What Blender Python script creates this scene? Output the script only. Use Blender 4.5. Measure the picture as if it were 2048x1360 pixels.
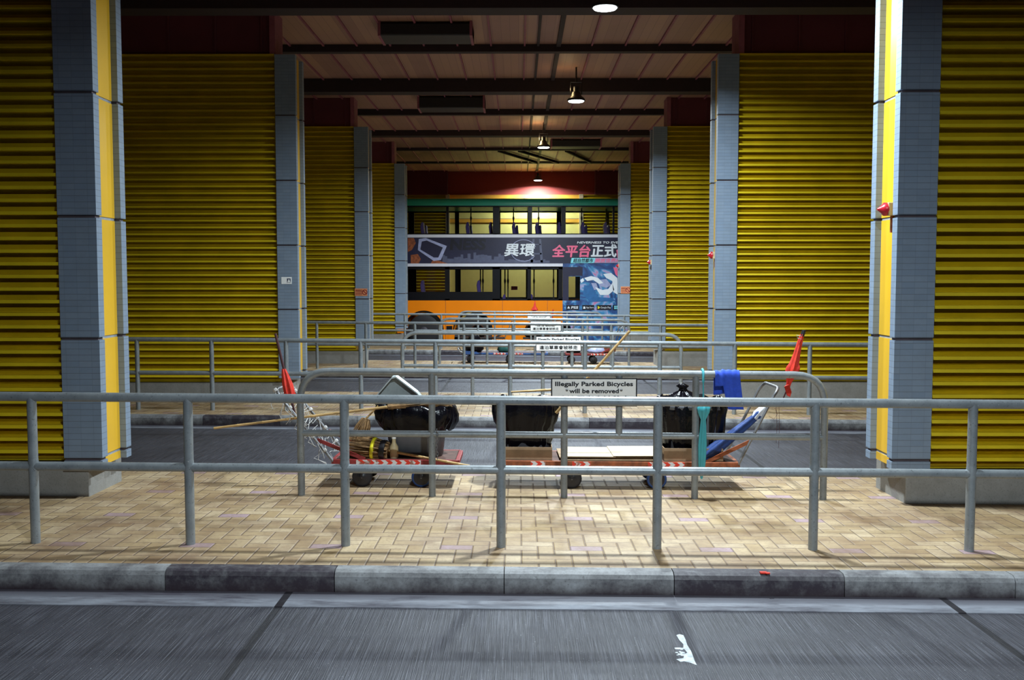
import bpy, math, random
from mathutils import Vector, Matrix
PI = math.pi
random.seed(7)
S = bpy.context.scene
COL = S.collection
for o in list(bpy.data.objects): bpy.data.objects.remove(o)

# ------------------------------------------------------------------ camera, world, lamps, exposure
CZ = 1.715
F = 1991.0
cd = bpy.data.cameras.new('camera'); cam = bpy.data.objects.new('camera', cd); COL.objects.link(cam)
cd.lens = 35.0; cd.sensor_width = 36.0; cd.clip_end = 200
cam.location = (0, 0, CZ); cam.rotation_euler = (PI/2-math.atan(126/F), 0, 0.0065)
S.camera = cam
S.view_settings.view_transform = 'Standard'; S.view_settings.look = 'None'
S.view_settings.gamma = 1; S.view_settings.use_curve_mapping = False
S.view_settings.exposure = 0.0
w = bpy.data.worlds.new('world'); S.world = w; w.use_nodes = True
w.node_tree.nodes['Background'].inputs[0].default_value = (0.9, 0.28, 0.5, 1)
w.node_tree.nodes['Background'].inputs[1].default_value = 0.005
LAMP_Z = CZ+3.2
LAMPS = [(1.09, 0.6, 1.25, 3.2), (1.09, 7.85, .78, 3.2), (1.03, 12.1, .8, 3.2), (1.05, 18.4, .9, 3.2), (0.62, 24.9, 1.4, 3.2), (0.69, 35.6, .6, 3.42)]
LAMP_W = 505.0
LAMP_COL = (0.80, 0.93, 1.0)

# ------------------------------------------------------------------ materials
def _n(nt, t, **kw):
    n = nt.nodes.new(t)
    for k, v in kw.items(): setattr(n, k, v)
    return n
def _m(nt, op, a, b=None, c=None):
    n = nt.nodes.new('ShaderNodeMath'); n.operation = op
    for i, v in enumerate((a, b, c)):
        if v is None: continue
        if isinstance(v, (int, float)): n.inputs[i].default_value = v
        else: nt.links.new(v, n.inputs[i])
    return n.outputs[0]
def _mix(nt, fac, a, b, mode='MIX'):
    n = nt.nodes.new('ShaderNodeMix'); n.data_type = 'RGBA'; n.blend_type = mode
    for sock, v in ((n.inputs[0], fac), (n.inputs[6], a), (n.inputs[7], b)):
        if isinstance(v, (int, float)): sock.default_value = v
        elif isinstance(v, tuple): sock.default_value = (v[0], v[1], v[2], 1)
        else: nt.links.new(v, sock)
    return n.outputs[2]
def _ramp(nt, fac, stops):
    n = nt.nodes.new('ShaderNodeValToRGB'); e = n.color_ramp.elements
    while len(e) < len(stops): e.new(.5)
    for i, (p, c) in enumerate(stops):
        e[i].position = p; e[i].color = (c, c, c, 1) if isinstance(c, (int, float)) else (c[0], c[1], c[2], 1)
    nt.links.new(fac, n.inputs[0]); return n.outputs[0]
def _noise(nt, vec, scale, detail=4, rough=.6):
    n = nt.nodes.new('ShaderNodeTexNoise'); n.inputs['Scale'].default_value = scale
    n.inputs['Detail'].default_value = detail; n.inputs['Roughness'].default_value = rough
    if vec is not None: nt.links.new(vec, n.inputs['Vector'])
    return n.outputs[0]
def _pos(nt):
    g = nt.nodes.new('ShaderNodeNewGeometry'); s = nt.nodes.new('ShaderNodeSeparateXYZ')
    nt.links.new(g.outputs['Position'], s.inputs[0]); return g.outputs['Position'], s.outputs[0], s.outputs[1], s.outputs[2]
def _vec(nt, x, y, z=0.0):
    n = nt.nodes.new('ShaderNodeCombineXYZ')
    for i, v in enumerate((x, y, z)):
        if isinstance(v, (int, float)): n.inputs[i].default_value = v
        else: nt.links.new(v, n.inputs[i])
    return n.outputs[0]
def _bump(nt, b, h, strength, dist=.01):
    n = nt.nodes.new('ShaderNodeBump'); n.inputs['Strength'].default_value = strength; n.inputs['Distance'].default_value = dist
    nt.links.new(h, n.inputs['Height']); nt.links.new(n.outputs[0], b.inputs['Normal'])
def newmat(name, rough=.5, metal=0.0, spec=.5):
    m = bpy.data.materials.new(name); m.use_nodes = True; nt = m.node_tree
    b = nt.nodes['Principled BSDF']
    b.inputs['Roughness'].default_value = rough; b.inputs['Metallic'].default_value = metal
    b.inputs['Specular IOR Level'].default_value = spec
    return m, nt, b
def setc(nt, b, c):
    if isinstance(c, tuple): b.inputs['Base Color'].default_value = (c[0], c[1], c[2], 1)
    else: nt.links.new(c, b.inputs['Base Color'])
def simple(name, col, rough=.5, metal=0.0, var=.15, scale=8.0, bump=0.0, spec=.5, stretch=(1, 1, 1)):
    m, nt, b = newmat(name, rough, metal, spec)
    p, x, y, z = _pos(nt)
    v = _vec(nt, _m(nt, 'MULTIPLY', x, stretch[0]), _m(nt, 'MULTIPLY', y, stretch[1]), _m(nt, 'MULTIPLY', z, stretch[2]))
    n = _noise(nt, v, scale)
    f = _ramp(nt, n, [(.3, 1-var*2), (.7, 1.0)])
    setc(nt, b, _mix(nt, 1.0, col, f, 'MULTIPLY'))
    if bump: _bump(nt, b, n, bump)
    return m
M = {}
M['yellow_louvre'] = simple('yellow_louvre', (.73, .54, .012), .5, var=.10, scale=3, spec=.3)
M['yellow_panel'] = simple('yellow_panel', (.80, .47, .025), .35, var=.05, scale=2)
M['groove'] = simple('groove', (.10, .075, .085), .8)
M['grey_strip'] = simple('grey_strip', (.32, .36, .42), .5)
M['maroon'] = simple('maroon', (.13, .022, .035), .85, var=.15, scale=1.2)
M['maroon_trim'] = simple('maroon_trim', (.30, .085, .12), .7)
M['beam'] = simple('beam', (.022, .008, .012), .8)
M['unit_dark'] = simple('unit_dark', (.012, .008, .010), .6)
M['red_wall'] = simple('red_wall', (.30, .045, .032), .8, var=.08, scale=1.0)
M['pale_yellow'] = simple('pale_yellow', (.80, .68, .20), .6, var=.04)
M['orange_wall'] = simple('orange_wall', (.85, .42, .04), .6, var=.04)
M['black_rubber'] = simple('black_rubber', (.018, .016, .02), .7, scale=20)
M['black_plastic'] = simple('black_plastic', (.015, .014, .018), .4)
M['blue_wheel'] = simple('blue_wheel', (.02, .07, .25), .45)
M['bag'] = simple('bag', (.004, .0035, .006), .20, var=.1, scale=9, bump=1.0, spec=.22)
M['bin_grey'] = simple('bin_grey', (.12, .13, .15), .45, scale=6)
M['lid_grey'] = simple('lid_grey', (.52, .58, .58), .4, scale=6)
M['rust'] = simple('rust', (.42, .11, .035), .65, var=.35, scale=16)
M['red_paint'] = simple('red_paint', (.32, .03, .03), .5, var=.25, scale=16)
M['blue_paint'] = simple('blue_paint', (.03, .10, .32), .5, var=.25, scale=16)
M['deck_brown'] = simple('deck_brown', (.12, .055, .04), .8, var=.3, scale=10)
M['steel'] = simple('steel', (.26, .26, .27), .4, .6, var=.2, scale=14)
M['bamboo'] = simple('bamboo', (.66, .42, .17), .5, var=.25, scale=9)
M['bristle'] = simple('bristle', (.42, .24, .10), .8, var=.35, scale=26)
M['cord'] = simple('cord', (.62, .60, .58), .8, var=.2)
M['cardboard'] = simple('cardboard', (.52, .43, .31), .8, var=.06, scale=5)
M['cardboard_dark'] = simple('cardboard_dark', (.40, .27, .16), .85, var=.2, scale=8)
M['cloth_red'] = simple('cloth_red', (.75, .035, .015), .7, var=.2, scale=30)
M['cloth_blue'] = simple('cloth_blue', (.02, .08, .62), .75, var=.15, scale=30)
M['cloth_navy'] = simple('cloth_navy', (.012, .05, .22), .7, var=.25, scale=30)
M['cloth_white'] = simple('cloth_white', (.65, .68, .75), .7)
M['cyan'] = simple('cyan', (.06, .40, .47), .5, var=.1)
M['dark_stick'] = simple('dark_stick', (.07, .02, .025), .5)
M['yellow_band'] = simple('yellow_band', (.85, .75, .02), .5)
M['sign_white'] = simple('sign_white', (.92, .93, .93), .45, var=.05, scale=5)
M['sign_black'] = simple('sign_black', (.012, .012, .018), .5)
M['beige'] = simple('beige', (.62, .50, .28), .5)
M['red_plastic'] = simple('red_plastic', (.55, .015, .03), .3)
M['sticker_orange'] = simple('sticker_orange', (.75, .28, .12), .6)
M['green_cloth'] = simple('green_cloth', (.02, .13, .12), .7)
M['bus_green'] = simple('bus_green', (.03, .42, .30), .35, var=.05, scale=1)
M['bus_orange'] = simple('bus_orange', (.95, .25, .004), .4, var=.05, scale=1, spec=.2)
M['bus_dark'] = simple('bus_dark', (.006, .006, .009), .35, spec=.25)
M['bus_white'] = simple('bus_white', (.72, .72, .80), .4, var=.03)
M['bus_inner'] = simple('bus_inner', (.05, .045, .06), .6)
M['seat_purple'] = simple('seat_purple', (.11, .06, .34), .6)
M['chrome'] = simple('chrome', (.4, .4, .42), .3, .6)
M['ad_navy'] = simple('ad_navy', (.022, .022, .062), .4, var=.2, scale=.9)
M['ad_grey'] = simple('ad_grey', (.10, .11, .19), .4)
M['ad_dark'] = simple('ad_dark', (.010, .010, .022), .4)  # near-black print colour of letters and badges
M['ad_pink'] = simple('ad_pink', (.90, .16, .30), .4, var=.02)
M['ad_cyan'] = simple('ad_cyan', (.25, .75, .85), .4, var=.02)
M['ad_white'] = simple('ad_white', (.80, .84, .90), .4, var=.02)
M['ad_lilac'] = simple('ad_lilac', (.42, .45, .70), .4)
M['ad_blue'] = simple('ad_blue', (.03, .16, .42), .4)
M['paint_white'] = simple('paint_white', (.62, .66, .68), .7, var=.2, scale=40)

# galvanised rail, blue-grey with scuffs
m, nt, b = newmat('rail_metal', .42, .35)
p, x, y, z = _pos(nt)
n1 = _noise(nt, p, 9, 6); n2 = _noise(nt, p, 70, 2)
c = _ramp(nt, n1, [(.3, (0.20, 0.222, 0.238)), (.7, (0.30, 0.325, 0.34))])
c = _mix(nt, _ramp(nt, n2, [(.30, .55), (.38, 0.0)]), c, (.08, .08, .08))
c = _mix(nt, _ramp(nt, n2, [(.73, 0.0), (.76, 1.0)]), c, (.6, .6, .58))
setc(nt, b, c); _bump(nt, b, n1, .15); M['rail'] = m

# pillar tiles: small stacked tiles
m, nt, b = newmat('tile_blue', .45)
p, x, y, z = _pos(nt)
u = _m(nt, 'ADD', x, y)
fu = _m(nt, 'FRACT', _m(nt, 'DIVIDE', u, .098)); fv = _m(nt, 'FRACT', _m(nt, 'DIVIDE', z, .0466))
du = _m(nt, 'MULTIPLY', _m(nt, 'MINIMUM', fu, _m(nt, 'SUBTRACT', 1.0, fu)), .098)
dv = _m(nt, 'MULTIPLY', _m(nt, 'MINIMUM', fv, _m(nt, 'SUBTRACT', 1.0, fv)), .0466)
line = _m(nt, 'MAXIMUM', _m(nt, 'MULTIPLY', _m(nt, 'LESS_THAN', du, .0016), .45), _m(nt, 'LESS_THAN', dv, .0019))
wn = _n(nt, 'ShaderNodeTexWhiteNoise'); nt.links.new(_vec(nt, _m(nt, 'FLOOR', _m(nt, 'DIVIDE', u, .098)), _m(nt, 'FLOOR', _m(nt, 'DIVIDE', z, .0466))), wn.inputs[0])
c = _mix(nt, wn.outputs[0], (0.195, 0.2613, 0.3588), (0.2223, 0.2886, 0.3822))
c = _mix(nt, _ramp(nt, _noise(nt, p, 5, 6, .7), [(.35, .35), (.6, 0.0)]), c, (.17, .21, .26))
c = _mix(nt, line, c, (.13, .16, .20))
setc(nt, b, c); _bump(nt, b, _m(nt, 'SUBTRACT', 1.0, line), .4, .002); M['tile'] = m

# concrete (plinths)
def concrete(name, c0, c1, scale=6, rough=.85):
    m, nt, b = newmat(name, rough)
    p, x, y, z = _pos(nt)
    n = _noise(nt, p, scale, 8, .7); n2 = _noise(nt, p, scale*14, 3)
    c = _ramp(nt, n, [(.3, c0), (.7, c1)])
    c = _mix(nt, _ramp(nt, n2, [(.3, .5), (.45, 0.0)]), c, tuple(v*.55 for v in c0))
    setc(nt, b, c); _bump(nt, b, n2, .3, .004); return m
M['plinth'] = concrete('plinth', (0.208, 0.2, 0.184), (0.288, 0.28, 0.264))
m, nt, b = newmat('gutter', .5)
p, x, y, z = _pos(nt)
n = _noise(nt, _vec(nt, _m(nt, 'MULTIPLY', x, .8), _m(nt, 'MULTIPLY', y, 3.0), z), 2.4, 8, .7); n2 = _noise(nt, p, 70, 3)
c = _ramp(nt, n, [(.36, (.060, .056, .072)), (.50, (.15, .155, .18)), (.66, (.25, .265, .305))])
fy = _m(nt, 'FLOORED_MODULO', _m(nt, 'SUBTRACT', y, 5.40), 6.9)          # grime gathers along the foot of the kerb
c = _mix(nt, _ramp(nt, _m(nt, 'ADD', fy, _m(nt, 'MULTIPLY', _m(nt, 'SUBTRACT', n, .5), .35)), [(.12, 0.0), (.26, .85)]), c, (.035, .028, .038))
jx = _m(nt, 'ABSOLUTE', _m(nt, 'SUBTRACT', _m(nt, 'FLOORED_MODULO', _m(nt, 'ADD', x, 1.33+40*3.78+1.0), 3.78), 1.0))
c = _mix(nt, _m(nt, 'LESS_THAN', jx, .022), c, (.012, .010, .014))
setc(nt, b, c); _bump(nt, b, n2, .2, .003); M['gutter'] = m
M['gutter_plain'] = concrete('gutter', (0.104, 0.108, 0.124), (0.256, 0.268, 0.3), 2.2, .5)

# kerb stones: per-stone tone, soiled towards random patches
for KN, SOIL in (('kerb', 0.0), ('kerb_soiled', .95)):
    m, nt, b = newmat(KN, .6)
    p, x, y, z = _pos(nt)
    n = _noise(nt, p, 5, 8, .72); n2 = _noise(nt, p, 60, 3)
    c = _ramp(nt, n, [(.33, (0.06375, 0.0595, 0.068)), (.52, (0.1955, 0.1955, 0.1997)), (.72, (0.306, 0.3145, 0.3272))])
    c = _mix(nt, _m(nt, 'MULTIPLY', SOIL, _ramp(nt, _noise(nt, p, 13, 5, .7), [(.35, 1.25), (.7, .55)])), c, (.026, .019, .028))
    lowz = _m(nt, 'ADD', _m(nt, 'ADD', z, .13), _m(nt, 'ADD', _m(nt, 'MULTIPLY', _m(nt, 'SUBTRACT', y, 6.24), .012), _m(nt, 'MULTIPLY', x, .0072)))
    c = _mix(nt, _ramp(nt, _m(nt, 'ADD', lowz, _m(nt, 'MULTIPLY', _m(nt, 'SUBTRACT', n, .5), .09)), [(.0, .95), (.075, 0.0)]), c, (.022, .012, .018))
    c = _mix(nt, _ramp(nt, n2, [(.3, .5), (.42, 0.0)]), c, (.05, .045, .05))
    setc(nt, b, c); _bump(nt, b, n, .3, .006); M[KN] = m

# herringbone pavers, 200 x 100
m, nt, b = newmat('pavers', .62)
p, x, y, z = _pos(nt)
wob = _noise(nt, p, 3, 2)
U = _m(nt, 'DIVIDE', _m(nt, 'ADD', x, 50.0+.04), .103); V = _m(nt, 'DIVIDE', _m(nt, 'ADD', y, 50.0-.03), .103)
i = _m(nt, 'FLOOR', U); j = _m(nt, 'FLOOR', V); fu = _m(nt, 'FRACT', U); fv = _m(nt, 'FRACT', V)
mm = _m(nt, 'FLOORED_MODULO', _m(nt, 'SUBTRACT', i, j), 4.0)
isH = _m(nt, 'LESS_THAN', mm, 1.5); notH = _m(nt, 'SUBTRACT', 1.0, isH)
is2 = _m(nt, 'COMPARE', mm, 2.0, .3)
def sel(a, bb): return _m(nt, 'ADD', _m(nt, 'MULTIPLY', isH, a), _m(nt, 'MULTIPLY', notH, bb))
A = sel(_m(nt, 'ADD', mm, fu), _m(nt, 'ADD', fv, is2)); B = sel(fv, fu)
d = _m(nt, 'MINIMUM', _m(nt, 'MINIMUM', A, _m(nt, 'SUBTRACT', 2.0, A)), _m(nt, 'MINIMUM', B, _m(nt, 'SUBTRACT', 1.0, B)))
IX = sel(_m(nt, 'SUBTRACT', i, mm), i); IY = sel(j, _m(nt, 'SUBTRACT', j, is2))
wn = _n(nt, 'ShaderNodeTexWhiteNoise'); nt.links.new(_vec(nt, IX, IY, isH), wn.inputs[0])
c = _ramp(nt, wn.outputs[0], [(0, (0.3375, 0.2325, 0.1162)), (.35, (0.3975, 0.285, 0.1537)), (.7, (0.435, 0.3225, 0.1875)), (1, (0.465, 0.3562, 0.225))])
pink = _m(nt, 'MULTIPLY', _m(nt, 'MULTIPLY', isH, _m(nt, 'COMPARE', _m(nt, 'FLOORED_MODULO', IX, 8.0), 1.0, .3)), _m(nt, 'COMPARE', _m(nt, 'FLOORED_MODULO', IY, 8.0), 1.0, .3))
c = _mix(nt, pink, c, (0.3525, 0.2475, 0.27))
st = _noise(nt, p, 1.6, 8, .7); st2 = _noise(nt, p, 45, 3)
c = _mix(nt, _ramp(nt, st, [(.36, .8), (.60, 0.0)]), c, (.17, .095, .05))
c = _mix(nt, _ramp(nt, st2, [(.30, .5), (.46, 0.0)]), c, (.18, .115, .065))
c = _mix(nt, _ramp(nt, d, [(.02, .85), (.045, 0.0)]), c, (.14, .09, .065))
setc(nt, b, c); _bump(nt, b, _ramp(nt, d, [(.015, 0.0), (.08, 1.0)]), .7, .006); M['pavers'] = m

# brushed concrete road with fine grooves across it
m, nt, b = newmat('road', .55, spec=.4)
p, x, y, z = _pos(nt)
gv = _vec(nt, _m(nt, 'MULTIPLY', x, 190.0), _m(nt, 'MULTIPLY', y, 2.2))
g = _noise(nt, gv, 1.0, 3, .6)
big = _noise(nt, p, .9, 6, .65)
c = _ramp(nt, big, [(.3, (0.0312, 0.02964, 0.039)), (.7, (0.07644, 0.07644, 0.09516))])
c = _mix(nt, _ramp(nt, g, [(.40, .8), (.60, 0.0)]), c, (.014, .013, .018))
c = _mix(nt, _ramp(nt, g, [(.56, 0.0), (.75, .5)]), c, (.16, .165, .19))
sp = _noise(nt, p, 90, 2)
c = _mix(nt, _ramp(nt, sp, [(.70, 0.0), (.74, .7)]), c, (.30, .30, .32))
jx = _m(nt, 'ABSOLUTE', _m(nt, 'SUBTRACT', _m(nt, 'FLOORED_MODULO', _m(nt, 'ADD', x, 1.33+40*3.78+1.0), 3.78), 1.0))
c = _mix(nt, _m(nt, 'LESS_THAN', jx, .022), c, (.010, .009, .013))
setc(nt, b, c)
hh = _m(nt, 'SUBTRACT', g, _m(nt, 'MULTIPLY', _m(nt, 'LESS_THAN', jx, .017), 1.0))
_bump(nt, b, hh, .55, .006); M['road'] = m

# ceiling sheets: tan with reddish cast, fine board joints
m, nt, b = newmat('ceiling_sheet', .6)
p, x, y, z = _pos(nt)
n = _noise(nt, p, 1.4, 6, .6)
wn = _n(nt, 'ShaderNodeTexWhiteNoise'); nt.links.new(_vec(nt, _m(nt, 'FLOOR', _m(nt, 'DIVIDE', x, .275)), _m(nt, 'FLOOR', _m(nt, 'DIVIDE', y, 3.45))), wn.inputs[0])
c = _mix(nt, wn.outputs[0], (.27, .135, .10), (.38, .21, .13))
c = _mix(nt, _ramp(nt, n, [(.35, .5), (.6, 0.0)]), c, (.34, .17, .14))
fx = _m(nt, 'FRACT', _m(nt, 'DIVIDE', x, .1375))
c = _mix(nt, _m(nt, 'LESS_THAN', fx, .05), c, (.22, .11, .09))
setc(nt, b, c); M['ceiling'] = m

# red/white chevron tape
m, nt, b = newmat('chevron_tape', .35)
p, x, y, z = _pos(nt)
oc = _n(nt, 'ShaderNodeTexCoord'); so = _n(nt, 'ShaderNodeSeparateXYZ'); nt.links.new(oc.outputs['Object'], so.inputs[0])
k = _m(nt, 'FRACT', _m(nt, 'DIVIDE', _m(nt, 'ADD', so.outputs[0], _m(nt, 'MULTIPLY', _m(nt, 'ABSOLUTE', _m(nt, 'SUBTRACT', so.outputs[2], .017)), 1.2)), .075))
c = _mix(nt, _m(nt, 'LESS_THAN', k, .5), (.72, .70, .70), (.72, .04, .02))
c = _mix(nt, _ramp(nt, _noise(nt, p, 22, 4), [(.52, 0.0), (.60, .9)]), c, (.33, .10, .06))
setc(nt, b, c); M['tape'] = m

# window glass
m = bpy.data.materials.new('bus_glass'); m.use_nodes = True; nt = m.node_tree
for n in list(nt.nodes): nt.nodes.remove(n)
o = _n(nt, 'ShaderNodeOutputMaterial'); t = _n(nt, 'ShaderNodeBsdfTransparent'); t.inputs[0].default_value = (.80, .82, .80, 1)
gl = _n(nt, 'ShaderNodeBsdfGlossy'); gl.inputs['Roughness'].default_value = .05
mx = _n(nt, 'ShaderNodeMixShader'); mx.inputs[0].default_value = .018
nt.links.new(t.outputs[0], mx.inputs[1]); nt.links.new(gl.outputs[0], mx.inputs[2]); nt.links.new(mx.outputs[0], o.inputs[0]); M['glass'] = m

# abstract blue / pink artwork on the bus front film
m, nt, b = newmat('art_film', .4)
p, x, y, z = _pos(nt)
n = _n(nt, 'ShaderNodeTexNoise'); n.inputs['Scale'].default_value = 1.6; n.inputs['Detail'].default_value = 5; n.inputs['Distortion'].default_value = 2.5
nt.links.new(p, n.inputs['Vector'])
c = _ramp(nt, n.outputs[0], [(.30, (.012, .02, .07)), (.48, (.03, .09, .28)), (.56, (.05, .26, .50)), (.63, (.35, .38, .62)), (.72, (.55, .16, .34))])
setc(nt, b, c); M['art'] = m

def emit(name, col, s):
    m = bpy.data.materials.new(name); m.use_nodes = True; nt = m.node_tree
    b = nt.nodes['Principled BSDF']; b.inputs['Emission Color'].default_value = (*col, 1); b.inputs['Emission Strength'].default_value = s
    b.inputs['Base Color'].default_value = (.9, .9, .9, 1); return m
M['lamp_glow'] = emit('lamp_glow', (.86, .95, 1.0), 12.0)

# ------------------------------------------------------------------ mesh helpers
def wloc(o):
    v = Vector((0, 0, 0))
    while o is not None: v += o.location; o = o.parent
    return v
def tag(o, label=None, cat=None, group=None, kind=None):
    if label: o['label'] = label
    if cat: o['category'] = cat
    if group: o['group'] = group
    if kind: o['kind'] = kind
    return o
def thing(name, loc, label=None, cat=None, group=None, kind=None):
    o = bpy.data.objects.new(name, None); COL.objects.link(o); o.location = loc; o.empty_display_size = .1
    return tag(o, label, cat, group, kind)
class MB:
    def __init__(s): s.v = []; s.f = []
    def add(s, vs, fs):
        n = len(s.v); s.v += [tuple(v) for v in vs]; s.f += [tuple(i+n for i in f) for f in fs]; return s
    def box(s, a, b):
        x0, y0, z0 = a; x1, y1, z1 = b
        if x0 > x1: x0, x1 = x1, x0
        if y0 > y1: y0, y1 = y1, y0
        if z0 > z1: z0, z1 = z1, z0
        return s.hexa([(x0, y0, z0), (x1, y0, z0), (x1, y1, z0), (x0, y1, z0), (x0, y0, z1), (x1, y0, z1), (x1, y1, z1), (x0, y1, z1)])
    def hexa(s, p):
        return s.add(p, [(0, 3, 2, 1), (4, 5, 6, 7), (0, 1, 5, 4), (1, 2, 6, 5), (2, 3, 7, 6), (3, 0, 4, 7)])
    def bar(s, p0, p1, w, h, up=(0, 0, 1)):
        p0 = Vector(p0); p1 = Vector(p1); d = (p1-p0).normalized(); a = d.cross(Vector(up))
        if a.length < 1e-4: a = Vector((1, 0, 0))
        a.normalize(); c = a.cross(d)
        q = []
        for P in (p0, p1):
            for sx, sy in ((-1, -1), (1, -1), (1, 1), (-1, 1)): q.append(P+a*sx*w/2+c*sy*h/2)
        return s.hexa(q)
    def tube(s, path, r, seg=14, cap=True):
        P = [Vector(p) for p in path]; n = len(P)
        R = r if isinstance(r, (list, tuple)) else [r]*n
        T = []
        for i in range(n):
            a = P[max(i-1, 0)]; b_ = P[min(i+1, n-1)]; T.append((b_-a).normalized())
        ref = Vector((0, 0, 1)) if abs(T[0].z) < .9 else Vector((1, 0, 0))
        A = T[0].cross(ref).normalized(); rings = []
        for i in range(n):
            A = (A-T[i]*A.dot(T[i])).normalized(); B = T[i].cross(A)
            rings.append([P[i]+(A*math.cos(2*PI*k/seg)+B*math.sin(2*PI*k/seg))*R[i] for k in range(seg)])
        vs = [v for rg in rings for v in rg]; fs = []
        for i in range(n-1):
            for k in range(seg):
                k2 = (k+1) % seg; fs.append((i*seg+k, i*seg+k2, (i+1)*seg+k2, (i+1)*seg+k))
        if cap: fs.append(tuple(reversed(range(seg)))); fs.append(tuple((n-1)*seg+k for k in range(seg)))
        return s.add(vs, fs)
    def lathe(s, p0, p1, prof, seg=24, flute=0, nf=8, jit=0.0, squash=1.0, cap=True):
        """prof: (t along the axis, radius)"""
        p0 = Vector(p0); p1 = Vector(p1); d = p1-p0; L = d.length; d.normalize()
        ref = Vector((0, 0, 1)) if abs(d.z) < .9 else Vector((1, 0, 0))
        A = d.cross(ref).normalized(); B = d.cross(A)
        if abs(d.z) >= .9: A, B = Vector((1, 0, 0)), Vector((0, 1, 0))
        vs = []; fs = []; ph = random.random()*6
        for i, (t, r) in enumerate(prof):
            for k in range(seg):
                a = 2*PI*k/seg
                rr = r*(1+flute*math.cos(nf*a+ph+t*1.5)+(random.random()-.5)*jit)
                vs.append(p0+d*L*t+A*math.cos(a)*rr+B*math.sin(a)*rr*squash)
        n = len(prof)
        for i in range(n-1):
            for k in range(seg):
                k2 = (k+1) % seg; fs.append((i*seg+k, i*seg+k2, (i+1)*seg+k2, (i+1)*seg+k))
        if cap: fs.append(tuple(reversed(range(seg)))); fs.append(tuple((n-1)*seg+k for k in range(seg)))
        return s.add(vs, fs)
    def prismx(s, prof, x0, x1, closed=True):
        """prof: (y, z) outline swept along x"""
        n = len(prof); vs = [(x0, y, z) for y, z in prof]+[(x1, y, z) for y, z in prof]
        fs = [(k, (k+1) % n, n+(k+1) % n, n+k) for k in range(n if closed else n-1)]
        if closed: fs += [tuple(reversed(range(n))), tuple(n+k for k in range(n))]
        return s.add(vs, fs)
    def slaby(s, pts, y0, y1):
        """pts: (x, z) outline, thickness in y"""
        n = len(pts); vs = [(x, y0, z) for x, z in pts]+[(x, y1, z) for x, z in pts]
        fs = [(k, (k+1) % n, n+(k+1) % n, n+k) for k in range(n)]+[tuple(reversed(range(n))), tuple(n+k for k in range(n))]
        return s.add(vs, fs)
    def build(s, name, mat, parent=None, smooth=False, label=None, bevel=0.0, fix=True):
        me = bpy.data.meshes.new(name)
        xs = [v[0] for v in s.v]; ys = [v[1] for v in s.v]; zs = [v[2] for v in s.v]
        O = Vector(((min(xs)+max(xs))/2, (min(ys)+max(ys))/2, min(zs)))
        me.from_pydata([(v[0]-O.x, v[1]-O.y, v[2]-O.z) for v in s.v], [], s.f)
        if fix:
            import bmesh
            bm = bmesh.new(); bm.from_mesh(me); bmesh.ops.recalc_face_normals(bm, faces=bm.faces); bm.to_mesh(me); bm.free()
        me.materials.append(M[mat])
        o = bpy.data.objects.new(name, me); COL.objects.link(o)
        if parent: o.parent = parent; o.location = O-wloc(parent)
        else: o.location = O
        if smooth:
            for p in me.polygons: p.use_smooth = len(p.vertices) <= 4
            if smooth != 'all':
                try: me.set_sharp_from_angle(angle=math.radians(50))
                except Exception: pass
        if bevel:
            bv = o.modifiers.new('bevel', 'BEVEL'); bv.width = bevel; bv.segments = 2; bv.limit_method = 'ANGLE'
        if label: o['label'] = label
        return o
def g(x, y): return -.012*(y-6.24)-.0072*x             # island paving falls slightly away and to the right
def ROAD(x, y): return g(x, y)-.13
def W(px, py, Y):                                       # point of the place at depth Y
    z = Y*(554-py)/(F+.0633*(680-py)); return Vector(((px-1037)*(Y-z*.0633)/F, Y, z+CZ))
def text(name, s, cx, cz, Y, width, height, mat, parent, bold=0.0, shear=0.0, dup=0.0):
    cu = bpy.data.curves.new(name, 'FONT'); cu.body = s; cu.size = 1.0; cu.extrude = 0.0; cu.offset = bold; cu.shear = shear
    cu.resolution_u = 3
    tmp = bpy.data.objects.new('tmp', cu); COL.objects.link(tmp)
    dg = bpy.context.evaluated_depsgraph_get(); me = bpy.data.meshes.new_from_object(tmp.evaluated_get(dg))
    bpy.data.objects.remove(tmp)
    if not me.vertices: return None
    xs = [v.co.x for v in me.vertices]; ys = [v.co.y for v in me.vertices]
    x0, x1, y0, y1 = min(xs), max(xs), min(ys), max(ys)
    sx = width/(x1-x0); sy = height/(y1-y0) if height else sx
    mb = MB()
    for q_, (dx, dz) in enumerate([(0, 0)]+([(dup, 0), (-dup, 0), (0, dup*.8), (0, -dup*.8)] if dup else [])):
        mb.add([(cx+(v.co.x-(x0+x1)/2)*sx+dx, Y-.0002*q_, cz+(v.co.y-(y0+y1)/2)*sy+dz) for v in me.vertices], [tuple(p.vertices) for p in me.polygons])
    bpy.data.meshes.remove(me)
    o = mb.build(name, mat, parent, fix=False)
    return o
def strip(mb, pts, w, y0, y1):                          # flat stroke in an xz plane
    for (a, b_) in zip(pts[:-1], pts[1:]):
        a = Vector(a); b_ = Vector(b_); d = (b_-a).normalized(); n = Vector((-d.y, d.x))*w/2
        mb.slaby([tuple(a+n), tuple(b_+n), tuple(b_-n), tuple(a-n)], y0, y1)

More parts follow.
